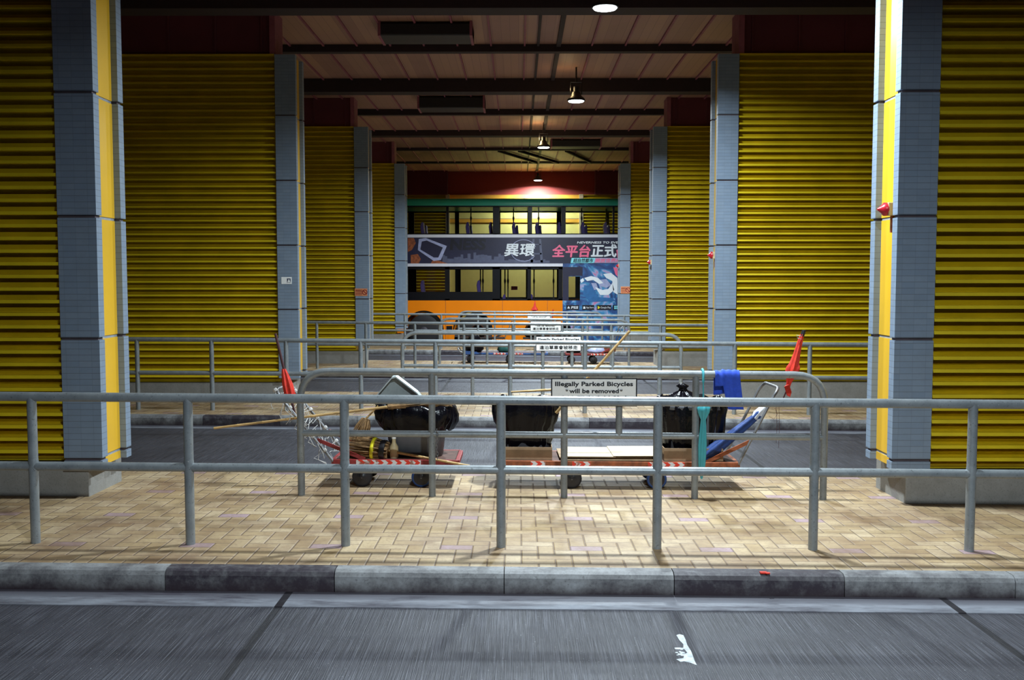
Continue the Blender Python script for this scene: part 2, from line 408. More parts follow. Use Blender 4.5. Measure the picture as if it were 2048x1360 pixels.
# ------------------------------------------------------------------ setting: road, islands, kerbs, ceiling
BAY = 6.9
ORD = ['nearest', 'second', 'third', 'farthest']
XA, XB = -13.0, 13.0
def slab(name, y0, y1, dz, thick, mat, kind='structure', xa=XA, xb=XB):
    q = []
    for dd in (dz-thick, dz):
        q += [(xa, y0, g(xa, y0)+dd), (xb, y0, g(xb, y0)+dd), (xb, y1, g(xb, y1)+dd), (xa, y1, g(xa, y1)+dd)]
    o = MB().hexa(q).build(name, mat); o['kind'] = kind; return o
slab('road', -4, 37, -.13, .2, 'road')
for k in range(5):
    y = 5.67+BAY*k
    slab('paved_island', y+.12, (y+3.05) if k < 4 else 37, 0, .125, 'pavers')
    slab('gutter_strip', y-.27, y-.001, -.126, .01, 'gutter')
    for side in (0, 1):
        if k == 4 and side: continue
        yy = y if side == 0 else y+3.17
        s_ = 1 if side == 0 else -1
        kr = thing('kerb', (0, yy, ROAD(0, yy)), kind='structure')
        x = -1.09-.99*9 if True else 0
        nst = 20
        for i in range(nst):
            x0 = -.08-.985*10+i*.985+(0 if side == 0 else .4); x1 = x0+.980
            prof = [(0, -.02), (0.0, .095), (.012, .118), (.035, .13), (.12, .13), (.12, -.02)]
            vs = []
            for xx in (x0, x1):
                for (py, pz) in prof:
                    Y_ = yy+s_*py; vs.append((xx, Y_, ROAD(xx, Y_)+pz))
            n = len(prof)
            fs = [(q_, (q_+1) % n, n+(q_+1) % n, n+q_) for q_ in range(n)]+[tuple(reversed(range(n))), tuple(n+q_ for q_ in range(n))]
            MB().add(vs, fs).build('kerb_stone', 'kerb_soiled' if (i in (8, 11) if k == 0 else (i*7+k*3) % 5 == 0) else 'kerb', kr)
CEIL = CZ+3.81
c_ = MB().box((XA, -4, CEIL), (XB, 36.9, CEIL+.2)).build('ceiling', 'ceiling'); c_['kind'] = 'structure'
# thin joint ribs along the depth under the ceiling sheets
rb = thing('ceiling_ribs', (0, 16, CEIL), kind='structure')
for i in range(-16, 17):
    x = .1+i*.55
    MB().box((x-.014, 10, CEIL-.035), (x+.014, 36.2, CEIL+.01)).build('rib', 'maroon_trim', rb)
tk = thing('ceiling_cables', (0, 16, CEIL-.05), kind='structure')
MB().box((.62, 10, CEIL-.05), (.69, 36, CEIL)).build('cable_tray', 'beam', tk)
MB().box((.30, 10, CEIL-.04), (.34, 36, CEIL)).build('cable_tray', 'beam', tk)
# cross beams: depth, width, underside height above the lens
for n_, (Y, wd, zb) in enumerate([(5.6, .35, 3.3), (9.4, .16, 3.68), (12.5, .35, 3.31), (16.59, .16, 3.69), (19.4, .35, 3.555), (22.9, .15, 3.68), (26.15, .35, 3.667), (29.65, .15, 3.73), (33.2, .3, 3.76)]):
    bo = MB().box((XA, Y, CZ+zb), (XB, Y+wd, CEIL+.01)).build('ceiling_beam', 'beam'); bo['kind'] = 'structure'
# diagonal struts near the third lamp
for (a, b_) in (((-.6, 29.9), (.6, 33.0)), ((.0, 29.9), (1.3, 33.0)), ((1.4, 29.9), (2.4, 33.0))):
    bo = MB().bar((a[0], a[1], CEIL-.06), (b_[0], b_[1], CEIL-.06), .05, .08).build('ceiling_strut', 'beam'); bo['kind'] = 'structure'

# ------------------------------------------------------------------ back wall
bw = thing('wall_back', (0, 36.3, -.6), kind='structure')
zt = W(1037, 390, 36.3).z
MB().box((XA, 36.3, zt), (XB, 36.6, CEIL)).build('upper_wall', 'red_wall', bw)
xl = W(897, 400, 36.3).x; xr = W(1163, 400, 36.3).x
MB().box((xl, 36.3, -.6), (xr, 36.6, zt)).build('yellow_wall', 'pale_yellow', bw)
MB().box((xl, 36.24, zt-.13), (xr, 36.3, zt)).build('yellow_coping', 'orange_wall', bw)
MB().box((xl, 36.27, W(0, 445, 36.3).z), (xr, 36.3, W(0, 438, 36.3).z)).build('orange_stripe', 'orange_wall', bw)
MB().box((xl, 36.285, W(0, 438.2, 36.3).z), (xr, 36.3, W(0, 437, 36.3).z)).build('stripe_joint', 'groove', bw)
for xx in (xl, xr):
    MB().box((xx-.09, 36.18, -.6), (xx+.05, 36.3, zt+.02)).build('white_jamb', 'beige', bw)
MB().box((XA, 36.0, zt), (-2.55, 36.3, CEIL)).build('upper_wall', 'maroon', bw)
MB().box((2.75, 36.0, zt), (XB, 36.3, CEIL)).build('upper_wall', 'maroon', bw)

# ------------------------------------------------------------------ louvres
def louvre_prof(z0, z1, yf, n=12):
    """outline of one panel: sloping blades, each ending in a small lip"""
    p = (z1-z0)/n; pts = []
    for i in range(n):
        t = z1-p*i
        if i == 0: pts += [(yf+.11, t), (yf-.010, t-.003)]
        pts += [(yf-.018, t-.025), (yf+.105, t-.027), (yf+.105, t-.056), (yf+.052, t-.058), (yf+.082, t-p+.004), (yf-.010, t-p)]
    pts[-1] = (yf+.082, z0+.0006)
    pts += [(yf+.125, z0+.0006), (yf+.125, z1)]
    return pts
def louvre_screen(xa, xb, Yf, zbot, ztop, label):
    xm = (xa+xb)/2
    r = thing('louvre_screen', (xm, Yf+.2, g(xm, Yf)), label, 'louvre wall', 'yellow louvre walls between the tiled pillars')
    h = (ztop-zbot)/4
    for i in range(4):
        MB().prismx(louvre_prof(zbot+h*i, zbot+h*(i+1), Yf), xa, xb).build('louvre_panel', 'yellow_louvre', r)
    MB().box((xa, Yf+.13, zbot-.02), (xb, Yf+.48, ztop)).build('backing', 'yellow_louvre', r)
    return r
CX = -.172
SIDE = {-1: 'left', 1: 'right'}
LB = {(0, -1): -1.43, (0, 1): -1.485, (1, -1): -1.54, (1, 1): -1.525, (2, -1): -1.592, (2, 1): -1.592, (3, -1): -1.62, (3, 1): -1.62}
for k in range(4):
    Yp = 7.58+BAY*k
    for s in (-1, 1):
        xo = CX+s*3.33; xi = CX+s*3.034; far = s*12.5
        sd = SIDE[s]
        top = CZ+3.2; ztile = CZ+3.186
        louvre_screen(min(xo+s*.01, far), max(xo+s*.01, far), Yp+.03, CZ+LB[(k, s)], top, 'yellow louvre wall on the %s side, %s from the camera' % (sd, ORD[k]))
        # concrete plinth under wall and pillar
        xp = CX+s*3.17; y0, y1 = Yp+.06, Yp+.70
        q = []
        zb = CZ+LB[(k, s)]-.012
        pl = MB(); xs0, xs1 = min(xp, far), max(xp, far)
        pl.hexa([(xs0, y0, g(xs0, y0)-.02), (xs1, y0, g(xs1, y0)-.02), (xs1, y1, g(xs1, y1)-.02), (xs0, y1, g(xs0, y1)-.02), (xs0, y0, zb), (xs1, y0, zb), (xs1, y1, zb), (xs0, y1, zb)])
        po = pl.build('plinth', 'plinth', bevel=.006); po['kind'] = 'structure'
        # upper wall above the louvres
        uw = MB().box((min(xo, far), Yp+.10, top), (max(xo, far), Yp+.5, CEIL)).build('wall_%s' % sd, 'maroon'); uw['kind'] = 'structure'
        tr = MB().box((xo+s*.075, Yp+.03, top), (xo-s*.005, Yp+.5, CEIL)).build('trim_%d' % (k*2+(s > 0)+1), 'maroon_trim'); tr['kind'] = 'structure'  # pinker colour stands in for light caught on the wall's end
        for q_ in range(3):
            xx = xo+s*(.2+.67*q_)
            t2 = MB().box((xx-.012, Yp+.07, top), (xx+.012, Yp+.1, CEIL)).build('trim_%d' % (20+k*6+q_*2+(s > 0)), 'maroon'); t2['kind'] = 'structure'
        # pillar
        P = thing('tiled_pillar', (CX+s*3.18, Yp+.3, g(CX+s*3.18, Yp)), 'grey-blue tiled pillar with yellow side panel on the %s side, %s from the camera' % (sd, ORD[k]), 'pillar', 'blue tiled pillars along the passage')
        joints = [CZ-1.404+.932*i for i in range(5)]
        edges = [CZ-1.475]+joints+[ztile]
        gap = .011
        for i in range(len(edges)-1):
            a = edges[i]+(gap if i else 0); b_ = edges[i+1]-(gap if i < len(edges)-2 else 0)
            if b_-a < .02: continue
            MB().box((xo, Yp, a), (xi, Yp+.10, b_)).build('front_pier', 'tile', P)
            MB().box((xo, Yp+.47, a), (xi, Yp+.57, b_)).build('rear_pier', 'tile', P)
            MB().box((xo, Yp+.10, a), (xi+s*.05, Yp+.47, b_)).build('yellow_panel', 'yellow_panel', P)
        MB().box((xo, Yp+.012, edges[0]+.01), (xi+s*.012, Yp+.558, ztile-.01)).build('joint_core', 'groove', P) if False else None
        core = MB()
        core.box((xo+s*.0, Yp+.016, edges[0]+.01), (xi+s*.016, Yp+.098, ztile-.01))
        core.box((xo+s*.0, Yp+.486, edges[0]+.01), (xi+s*.016, Yp+.555, ztile-.01))
        core.build('joint_core', 'groove', P)
        MB().box((xo, Yp+.09, edges[0]+.01), (xi+s*.056, Yp+.49, ztile-.01)).build('panel_joint', 'grey_strip', P)

# back wall louvres
for s, (xa, xb) in ((-1, (-9, xl-.1)), (1, (xr+.06, 9))):
    louvre_screen(xa, xb, 36.2, -.6, zt, 'dim olive louvre wall behind the bus on the %s' % SIDE[s])

# ------------------------------------------------------------------ railings
R = .0292
def railing(k):
    Y = 6.24+BAY*k
    r = thing('guard_railing', (-.1, Y, g(-.1, Y)), 'long straight grey pipe railing across the whole %s paved island' % ORD[k], 'railing', 'grey pipe railings along the islands')
    xa, xb = -.11-.99*11.5, -.11+.99*11.5
    MB().tube([(xa, Y, g(xa, Y)+.938), (xb, Y, g(xb, Y)+.938)], R, 18).build('top_rail', 'rail', r, True)
    MB().tube([(xa, Y, g(xa, Y)+.495), (xb, Y, g(xb, Y)+.495)], R*.97, 18).build('mid_rail', 'rail', r, True)
    for i in range(-11, 12):
        x = -.11+.99*i
        if abs((x)/Y*F) > 1200: continue
        mb = MB().lathe((x, Y, g(x, Y)-.03), (x, Y, g(x, Y)+.938), [(0, R), (.5, R), (.965, R), (1, R*1.02)], 16)
        mb.lathe((x, Y, g(x, Y)+.445), (x, Y, g(x, Y)+.545), [(0, R), (.3, R*1.10), (.7, R*1.10), (1, R)], 16)
        mb.build('post', 'rail', r, True)
def bend(p, c, q, n=7):      # quadratic-like rounded corner from p to q about corner c
    out = []
    for i in range(n+1):
        t = i/n; a = (1-t)**2; b_ = 2*t*(1-t); d_ = t*t
        a, b_, d_ = a, b_, d_
        out.append(tuple(a*p[j]+b_*c[j]+d_*q[j] for j in range(3)))
    return out
def hoop(k):
    Y = 7.77+BAY*k; r0 = .027
    x0, x1 = -1.715, 2.40
    r = thing('hoop_railing', (.34, Y, g(.34, Y)), 'shorter grey hoop railing with rounded corners and a white notice on the %s island' % ORD[k], 'railing', 'grey hoop railings with a notice')
    def pt(x, z): return (x, Y, g(x, Y)+z)
    rad = .24; H = .985
    path = [pt(x0, -.03), pt(x0, H-rad)]+bend(pt(x0, H-rad), pt(x0, H), pt(x0+rad, H))[1:]+[pt(x1-rad, H)]+bend(pt(x1-rad, H), pt(x1, H), pt(x1, H-rad))[1:]+[pt(x1, -.03)]
    MB().tube(path, r0+.001, 18).build('hoop_tube', 'rail', r, True)
    MB().tube([pt(x0, .495), pt(x1, .495)], r0-.001, 18).build('mid_rail', 'rail', r, True)
    for x in (-.68, .36, 1.39):
        MB().tube([pt(x, -.03), pt(x, H)], r0, 16).build('post', 'rail', r, True)
    MB().tube([pt(.79, .495), pt(.79, H-.01)], r0-.001, 16).build('short_post', 'rail', r, True)
    # notice
    cx = .59; zt_ = g(cx, Y)+H-.035; hh = .222; wd = .672; ys = Y-.036
    sgn = thing('notice_sign', (cx, ys, zt_-hh), 'white notice about bicycles hung on the hoop railing of the %s island' % ORD[k], 'sign', 'white bicycle notices on the hoop railings')
    MB().box((cx-wd/2, ys, zt_-hh), (cx+wd/2, ys+.004, zt_)).build('border', 'sign_black', sgn)
    MB().box((cx-wd/2+.01, ys-.002, zt_-hh+.01), (cx+wd/2-.01, ys+.001, zt_-.009)).build('plate', 'sign_white', sgn)
    text('lettering', 'Illegally Parked Bicycles', cx, zt_-.050, ys-.004, .605, .044, 'sign_black', sgn, .012, 0, .0011)
    text('lettering', 'will be removed', cx, zt_-.100, ys-.004, .385, .034, 'sign_black', sgn, .012, 0, .0011)
    text('lettering', '違泊單車會被移走', cx, zt_-.166, ys-.004, .56, .056, 'sign_black', sgn, 0, 0, .0014)
    for s in (-1, 1):
        MB().lathe((cx+s*.212, ys-.002, zt_-.093), (cx+s*.212, ys-.008, zt_-.093), [(0, .010), (.7, .010), (1, .006)], 12).build('bolt', 'steel', sgn, True)
for k in range(4): railing(k); hoop(k)

# ------------------------------------------------------------------ lamps
for i, (x, y, pw, lz) in enumerate(LAMPS):
    LAMP_Z = CZ+lz
    lab = ['round ceiling lamp above the road nearest the camera', 'round ceiling lamp above the nearest island', 'large bright round ceiling lamp at the top edge of the view', 'bright round ceiling lamp second from the top of the view', 'round ceiling lamp third from the top, with a bracket above it', 'small round ceiling lamp just above the bus roof'][i]
    L = thing('ceiling_lamp', (x, y, LAMP_Z), lab, 'lamp', 'round lamps down the passage')
    if i == 5: L['label'] = 'small round ceiling lamp lighting the red wall above the bus'
    MB().lathe((x, y, LAMP_Z), (x, y, LAMP_Z+.16), [(0, .16), (.12, .165), (.3, .15), (.55, .10), (1, .075)], 28).build('housing', 'black_plastic', L, True)
    MB().lathe((x, y, LAMP_Z-.012), (x, y, LAMP_Z+.002), [(0, .135), (1, .145)], 28).build('diffuser', 'lamp_glow', L, True)
    MB().lathe((x, y, LAMP_Z+.16), (x, y, LAMP_Z+.26), [(0, .05), (1, .05)], 16).build('driver_box', 'black_plastic', L, True)
    br = MB()
    br.tube([(x-.10, y, LAMP_Z+.12), (x-.10, y, LAMP_Z+.34), (x+.10, y, LAMP_Z+.34), (x+.10, y, LAMP_Z+.12)], .010, 8)
    br.tube([(x, y, LAMP_Z+.34), (x, y, CEIL)], .016, 8)
    br.build('bracket', 'black_plastic', L)
    ld = bpy.data.lights.new('lamp_light', 'AREA'); ld.shape = 'DISK'; ld.size = .26; ld.energy = LAMP_W*pw; ld.color = LAMP_COL; ld.spread = math.radians(162)
    lo = bpy.data.objects.new('lamp_light', ld); COL.objects.link(lo); lo.parent = L; lo.location = (0, 0, -.02)
    if i in (3, 4):      # added warm fill to brighten the ceiling around these two lamps
        ud = bpy.data.lights.new('ceiling_fill_light', 'POINT'); ud.shadow_soft_size = .05; ud.energy = (0, 0, 0, 3, 12)[i]; ud.color = (1.0, .72, .34)
        uo = bpy.data.objects.new('ceiling_fill_light', ud); COL.objects.link(uo); uo.parent = L; uo.location = (-.14, 0, .22)

# dark ceiling units
for (xa, xb, ya, yb, zb, lab) in ((-2.1, -.69, 15.1, 15.7, 3.6, 'long black box unit under the ceiling at the upper left, nearest'), (-2.13, -.71, 21.2, 21.8, 3.55, 'long black box unit under the ceiling left of the second visible lamp'), (.89, 2.3, 27.8, 28.4, 3.6, 'long black box unit under the ceiling right of the third lamp')):
    U_ = thing('ceiling_unit', ((xa+xb)/2, (ya+yb)/2, CZ+zb), lab, 'ceiling unit', 'black ceiling units')
    MB().box((xa, ya, CZ+zb), (xb, yb, CEIL-.03)).build('casing', 'unit_dark', U_, bevel=.02)
    for xx in (xa+.02, xb-.02):
        MB().box((xx-.02, ya-.02, CZ+zb-.01), (xx+.02, yb+.02, CEIL)).build('hanger', 'maroon_trim', U_)

# ------------------------------------------------------------------ pillar fittings
for k, (Y, z) in enumerate([(7.80, CZ+.475), (14.75, CZ+.27), (21.7, CZ+.27), (28.6, CZ+.27)]):
    x = CX+3.084
    A_ = thing('alarm_sounder', (x-.05, Y, z), 'small red alarm sounder on the yellow side of the right pillar, %s' % ORD[k], 'alarm', 'red alarm sounders on the right pillars')
    MB().box((x-.055, Y-.05, z), (x+.002, Y+.05, z+.10)).build('back_box', 'beige', A_, bevel=.004)
    mb = MB(); mb.lathe((x-.05, Y, z+.05), (x-.125, Y, z+.05), [(0, .052), (.35, .052), (.6, .030), (1, .008)], 20)
    mb.build('sounder', 'red_plastic', A_, True)
    MB().box((x-.02, Y-.012, z-.13), (x+.002, Y+.012, z)).build('conduit', 'rust', A_)
def sticker(px0, px1, py0, py1, Y, mat, lab, kindtxt):
    a = W(px0, py0, Y); b_ = W(px1, py1, Y)
    T = thing('wall_sticker', ((a.x+b_.x)/2, Y, b_.z), lab, 'sticker')
    MB().box((a.x, Y-.004, b_.z), (b_.x, Y, a.z)).build('sheet', mat, T)
    cx, cz, wd, hh = (a.x+b_.x)/2, (a.z+b_.z)/2, b_.x-a.x, a.z-b_.z
    if kindtxt == 'white':
        MB().box((cx+wd*.05, Y-.006, cz-hh*.3), (cx+wd*.4, Y-.004, cz+hh*.3)).build('pictogram', 'ad_grey', T)
        MB().slaby([(cx+wd*.08, cz-hh*.25), (cx+wd*.38, cz-hh*.25), (cx+wd*.23, cz+hh*.25)], Y-.008, Y-.006).build('symbol', 'sign_white', T)
    else:
        text('lettering', '嚴禁吸煙', cx-wd*.17, cz+hh*.2, Y-.006, wd*.55, hh*.32, 'red_paint', T, .01)
        for q_ in range(3): MB().box((cx-wd*.44, Y-.006, cz-hh*(.08+.14*q_)), (cx+wd*.10, Y-.004, cz-hh*(.03+.14*q_))).build('text_line', 'red_paint', T)
        mb = MB(); 
        n = 20; c0 = (cx+wd*.30, cz)
        for i in range(n):
            a0, a1 = 2*PI*i/n, 2*PI*(i+1)/n; ro, ri = hh*.36, hh*.26
            mb.slaby([(c0[0]+ro*math.cos(a0), c0[1]+ro*math.sin(a0)), (c0[0]+ro*math.cos(a1), c0[1]+ro*math.sin(a1)), (c0[0]+ri*math.cos(a1), c0[1]+ri*math.sin(a1)), (c0[0]+ri*math.cos(a0), c0[1]+ri*math.sin(a0))], Y-.006, Y-.004)
        mb.bar((c0[0]-hh*.2, Y-.005, c0[1]+hh*.2), (c0[0]+hh*.2, Y-.005, c0[1]-hh*.2), .02, .002, (0, 1, 0))
        mb.build('symbol', 'red_paint', T)
sticker(563, 584, 554, 568, 7.58+BAY, 'sign_white', 'small pale paper notice on the second left pillar', 'white')
sticker(710, 735, 577, 592, 7.58+2*BAY, 'sticker_orange', 'orange prohibition sticker on the third left pillar', 'orange')
sticker(1241, 1259, 573, 587, 7.58+3*BAY, 'sticker_orange', 'orange prohibition sticker on the farthest right pillar', 'orange')

# ------------------------------------------------------------------ trolleys and what they carry
def wheel(mb_parent, x, y, r, ring='black_rubber'):
    z = g(x, y)+r
    w_ = MB().lathe((x, y-.022, z), (x, y+.022, z), [(0, r*.80), (.12, r*.96), (.3, r), (.7, r), (.88, r*.96), (1, r*.80)], 24).build('wheel', ring, mb_parent, True)
    MB().lathe((x, y-.030, z), (x, y+.030, z), [(0, r*.24), (.06, r*.28), (.07, r*.62), (.12, r*.78), (.88, r*.78), (.93, r*.62), (.94, r*.28), (1, r*.24)], 18).build('hub', 'black_plastic', w_, True)
    MB().lathe((x, y-.034, z), (x, y+.034, z), [(0, .008), (1, .008)], 10).build('axle', 'steel', w_)
def trolley(label, x0, x1, y0, y1, frame, hx, hz, s, wheels, ring=('black_rubber', 'blue_wheel'), grp=None, tape=None, bare=False):
    """s = side of the push handle; hx,hz = handle top"""
    xc, yc = (x0+x1)/2, (y0+y1)/2
    T = thing('platform_trolley', (xc, yc, g(xc, yc)), label, 'trolley', grp)
    zt = .235
    def pt(x, y, z): return (x, y, g(x, y)+z)
    fr = MB()
    for yy in (y0, y1): fr.bar(pt(x0, yy, zt-.022), pt(x1, yy, zt-.022), .03, .044)
    for xx in (x0, x1, (x0+x1)/2): fr.bar(pt(xx, y0, zt-.022), pt(xx, y1, zt-.022), .035, .04)
    fr.build('frame', frame, T, bevel=.004)
    MB().hexa([pt(x0+.02, y0+.02, zt-.012), pt(x1-.02, y0+.02, zt-.012), pt(x1-.02, y1-.02, zt-.012), pt(x0+.02, y1-.02, zt-.012), pt(x0+.02, y0+.02, zt), pt(x1-.02, y0+.02, zt), pt(x1-.02, y1-.02, zt), pt(x0+.02, y1-.02, zt)]).build('deck', 'deck_brown', T)
    for (a, b_) in (tape or []):
        MB().hexa([pt(a, y0-.018, zt-.040), pt(b_, y0-.018, zt-.040), pt(b_, y0-.014, zt-.040), pt(a, y0-.014, zt-.040), pt(a, y0-.018, zt-.004), pt(b_, y0-.018, zt-.004), pt(b_, y0-.014, zt-.004), pt(a, y0-.014, zt-.004)]).build('chevron_tape', 'tape', T)
    for n_, xx in enumerate(wheels):
        for yy in (y0+.04, y1-.06):
            wheel(T, xx, yy, .083, ring[n_ % len(ring)])
            cb = MB()
            cb.bar(pt(xx, yy-.034, .08), pt(xx, yy-.034, zt-.04), .018, .004, (0, 1, 0)); cb.bar(pt(xx, yy+.034, .08), pt(xx, yy+.034, zt-.04), .03, .006, (0, 1, 0))
            cb.hexa([pt(xx-.04, yy-.04, zt-.052), pt(xx+.04, yy-.04, zt-.052), pt(xx+.04, yy+.04, zt-.052), pt(xx-.04, yy+.04, zt-.052), pt(xx-.04, yy-.04, zt-.044), pt(xx+.04, yy-.04, zt-.044), pt(xx+.04, yy+.04, zt-.044), pt(xx-.04, yy+.04, zt-.044)])
            cb.build('castor_fork', 'black_plastic', T)
    xe = x1 if s > 0 else x0
    hp = [pt(xe, y0, zt-.02), pt(hx-s*.05, y0, hz-.07)]+bend(pt(hx-s*.05, y0, hz-.07), pt(hx, y0, hz), pt(hx, y0+.08, hz), 4)[1:]+[pt(hx, y1-.08, hz)]+bend(pt(hx, y1-.08, hz), pt(hx, y1, hz), pt(hx-s*.05, y1, hz-.07), 4)[1:]+[pt(xe, y1, zt-.02)]
    MB().tube(hp, .0125, 12).build('handle', 'steel', T, True)
    for yy in (y0, y1):
        t_ = .28
        qx = xe+(hx-xe)*t_; qz = zt+(hz-zt)*t_
        MB().bar(pt(qx, yy, qz), pt(xe-s*.26, yy, zt), .012, .030, (0, 0, 1)).build('brace', frame, T)
    return T
# left trolley on the nearest island
YN, YF = 8.09, 8.60
trolley('red platform trolley with a netted handle at the left of the hoop railing', -1.52, -.50, YN, YF, 'red_paint', -1.99, .80, -1, (-1.29, -.80), tape=[(-1.33, -.80)])
def mesh_only(mb, name, mat, label, cat, smooth=False, group=None):
    o = mb.build(name, mat, None, smooth); return tag(o, label, cat, group)
# rope netting wound round the handle
def gp(x, y, z): return Vector((x, y, g(x, y)+z))
nt_ = MB(); rnd = random.Random(3)
def hpos(t, v):     # point on the handle plane: t 0 bottom..1 top, v 0 near..1 far
    return gp(-1.52-.47*t, YN+(YF-YN)*v, .22+.58*t)
for i in range(34):
    t = rnd.uniform(.05, 1); a = hpos(t, rnd.choice((0, .15, 1))); b_ = hpos(min(1, max(0, t+rnd.uniform(-.25, .25))), rnd.choice((0, .4, .7, 1)))
    mid = (a+b_)/2+Vector((rnd.uniform(-.04, .06), rnd.uniform(-.05, .05), rnd.uniform(-.10, .03)))
    nt_.tube([a, (a+mid)/2+Vector((0, 0, rnd.uniform(-.02, .01))), mid, (b_+mid)/2, b_], .0022, 5)
for i in range(14):
    a = hpos(rnd.uniform(.2, 1), 0); nt_.tube([a, a+Vector((rnd.uniform(-.03, .05), -.02, -.05)), a+Vector((rnd.uniform(-.05, .07), -.03, -.11)), a+Vector((rnd.uniform(-.02, .10), -.02, -.15))], .003, 5)
for tt in (.15, .35, .5, .62, .75, .9, 1.0):
    for v in (0, 1):
        c0 = hpos(tt, v); nt_.lathe(c0+Vector((-.008, 0, .011)), c0+Vector((.008, 0, -.011)), [(0, .017), (.5, .021), (1, .017)], 8)
mesh_only(nt_, 'rope_netting', 'cord', 'white rope netting wound round the handle of the left trolley', 'net')

def bin_(cx, cy, z0, h, rt, rb_, label, mat='bin_grey'):
    """open tapering waste bin standing at height z0 above the paving"""
    T = thing('waste_bin', gp(cx, cy, z0), label, 'bin')
    n = 32
    def ring(r, z, k=3.2, sy=.80):
        out = []
        for i in range(n):
            a = 2*PI*i/n; c, s = math.cos(a), math.sin(a)
            out.append(gp(cx+r*math.copysign(abs(c)**(2/k), c), cy+r*sy*math.copysign(abs(s)**(2/k), s), z))
        return out
    def loft(rings, name, capend=True):
        vs = [v for q in rings for v in q]; fs = []
        for i in range(len(rings)-1):
            for k in range(n): fs.append((i*n+k, i*n+(k+1) % n, (i+1)*n+(k+1) % n, (i+1)*n+k))
        if capend: fs.append(tuple(range(n)))
        return MB().add(vs, fs).build(name, mat, T, 'all')
    loft([ring(rb_, z0+.003), ring(rb_+(rt-rb_)*.5, z0+h*.5), ring(rt, z0+h), ring(rt-.012, z0+h), ring(rb_-.006, z0+.02)], 'body')
    loft([ring(rt-.004, z0+h-.045), ring(rt+.018, z0+h-.04), ring(rt+.018, z0+h), ring(rt-.01, z0+h+.004)], 'rim', False)
    return T
def liner(cx, cy, z0, rings, label, seed, n=96, sy=.80):
    """rubbish bag turned over a rim: rings = (radius, height, wrinkle)"""
    rnd = random.Random(seed); ph = [(rnd.uniform(0, 6.28), rnd.randint(3, 23), rnd.uniform(.3, 1)) for _ in range(9)]
    vs = []; fs = []
    for i, (r, z, wr) in enumerate(rings):
        for k in range(n):
            a = 2*PI*k/n; c, s = math.cos(a), math.sin(a); kk = 3.0
            f = 1.5*sum(am*math.sin(fr*a+p_+i*.55*(1 if fr % 2 else -1)) for p_, fr, am in ph)/3.2
            rr = r*(1+wr*f); zz = z+wr*.35*math.sin(5*a+ph[0][0])+wr*.2*math.sin(11*a+ph[1][0])
            vs.append(gp(cx+rr*math.copysign(abs(c)**(2/kk), c), cy+rr*sy*math.copysign(abs(s)**(2/kk), s), z0+zz))
    for i in range(len(rings)-1):
        for k in range(n): fs.append((i*n+k, i*n+(k+1) % n, (i+1)*n+(k+1) % n, (i+1)*n+k))
    o = MB().add(vs, fs).build('bin_liner', 'bag', None, 'all'); return tag(o, label, 'rubbish bag', 'black liners over the bins')
DK = .235
bin_(-.86, 8.36, DK, .42, .275, .22, 'grey plastic waste bin on the red left trolley')
liner(-.86, 8.36, DK, [(.27, .21, .04), (.29, .235, .06), (.325, .30, .06), (.335, .36, .05), (.325, .41, .04), (.305, .44, .03), (.275, .43, .03), (.25, .36, .03), (.22, .22, .04)], 'black liner over the bin on the red left trolley', 5)
bin_(.06, 8.36, DK, .46, .235, .20, 'dark-lined waste bin at the left end of the long rusty trolley', 'bin_grey')
liner(.06, 8.36, DK, [(.205, .09, .03), (.225, .14, .05), (.235, .26, .05), (.255, .30, .06), (.27, .38, .05), (.268, .45, .04), (.25, .485, .03), (.225, .47, .03), (.20, .38, .03), (.18, .2, .04)], 'black liner hanging low over the left bin of the rusty trolley', 9)
bin_(1.46, 8.36, DK, .46, .265, .22, 'waste bin at the right end of the long rusty trolley', 'bin_grey')
liner(1.46, 8.36, DK, [(.215, .05, .04), (.24, .12, .05), (.262, .26, .05), (.275, .36, .05), (.29, .43, .04), (.28, .49, .04), (.24, .50, .05), (.22, .40, .03), (.19, .2, .04)], 'black liner on the right bin beside the rusty trolley handle', 14)
# tied rubbish bag heaped in the right bin
mb = MB(); mb.lathe(gp(1.42, 8.36, DK+.40), gp(1.38, 8.36, DK+.625), [(0, .2), (.3, .19), (.55, .11), (.72, .035), (.8, .028), (.88, .05), (1, .01)], 48, flute=.12, nf=9, jit=.12)
mesh_only(mb, 'rubbish_bag', 'bag', 'tied black rubbish bag poking up from the right bin', 'rubbish bag', 'all')

# grey dustpan / lid standing in the left bin
D = thing('plastic_dustpan', gp(-.90, 8.42, DK+.40), 'pale grey plastic dustpan propped up in the bin on the left trolley', 'dustpan')
pk = [(746, 800), (786, 753), (794, 751), (836, 783), (850, 800), (846, 812), (752, 812)]
q = [W(a, b_, 8.42) for a, b_ in pk]
sh = MB()
fr_ = [(v.x, v.z) for v in q]
inn = [(v.x*.0+v.x, v.z) for v in q]
sh.slaby(fr_, 8.42, 8.44)
sh.build('panel', 'lid_grey', D, bevel=.004)
ed = MB()
for a, b_ in ((0, 1), (1, 2), (2, 3), (3, 4)):
    A_, B_ = q[a], q[b_]
    ed.add([(A_.x, 8.34, A_.z), (B_.x, 8.34, B_.z), (B_.x, 8.44, B_.z+.006), (A_.x, 8.44, A_.z+.006), (A_.x, 8.34, A_.z-.012), (B_.x, 8.34, B_.z-.012), (B_.x, 8.44, B_.z-.008), (A_.x, 8.44, A_.z-.008)], [(0, 1, 2, 3), (7, 6, 5, 4), (0, 4, 5, 1), (3, 2, 6, 7), (0, 3, 7, 4), (1, 5, 6, 2)])
ed.build('flange', 'lid_grey', D)

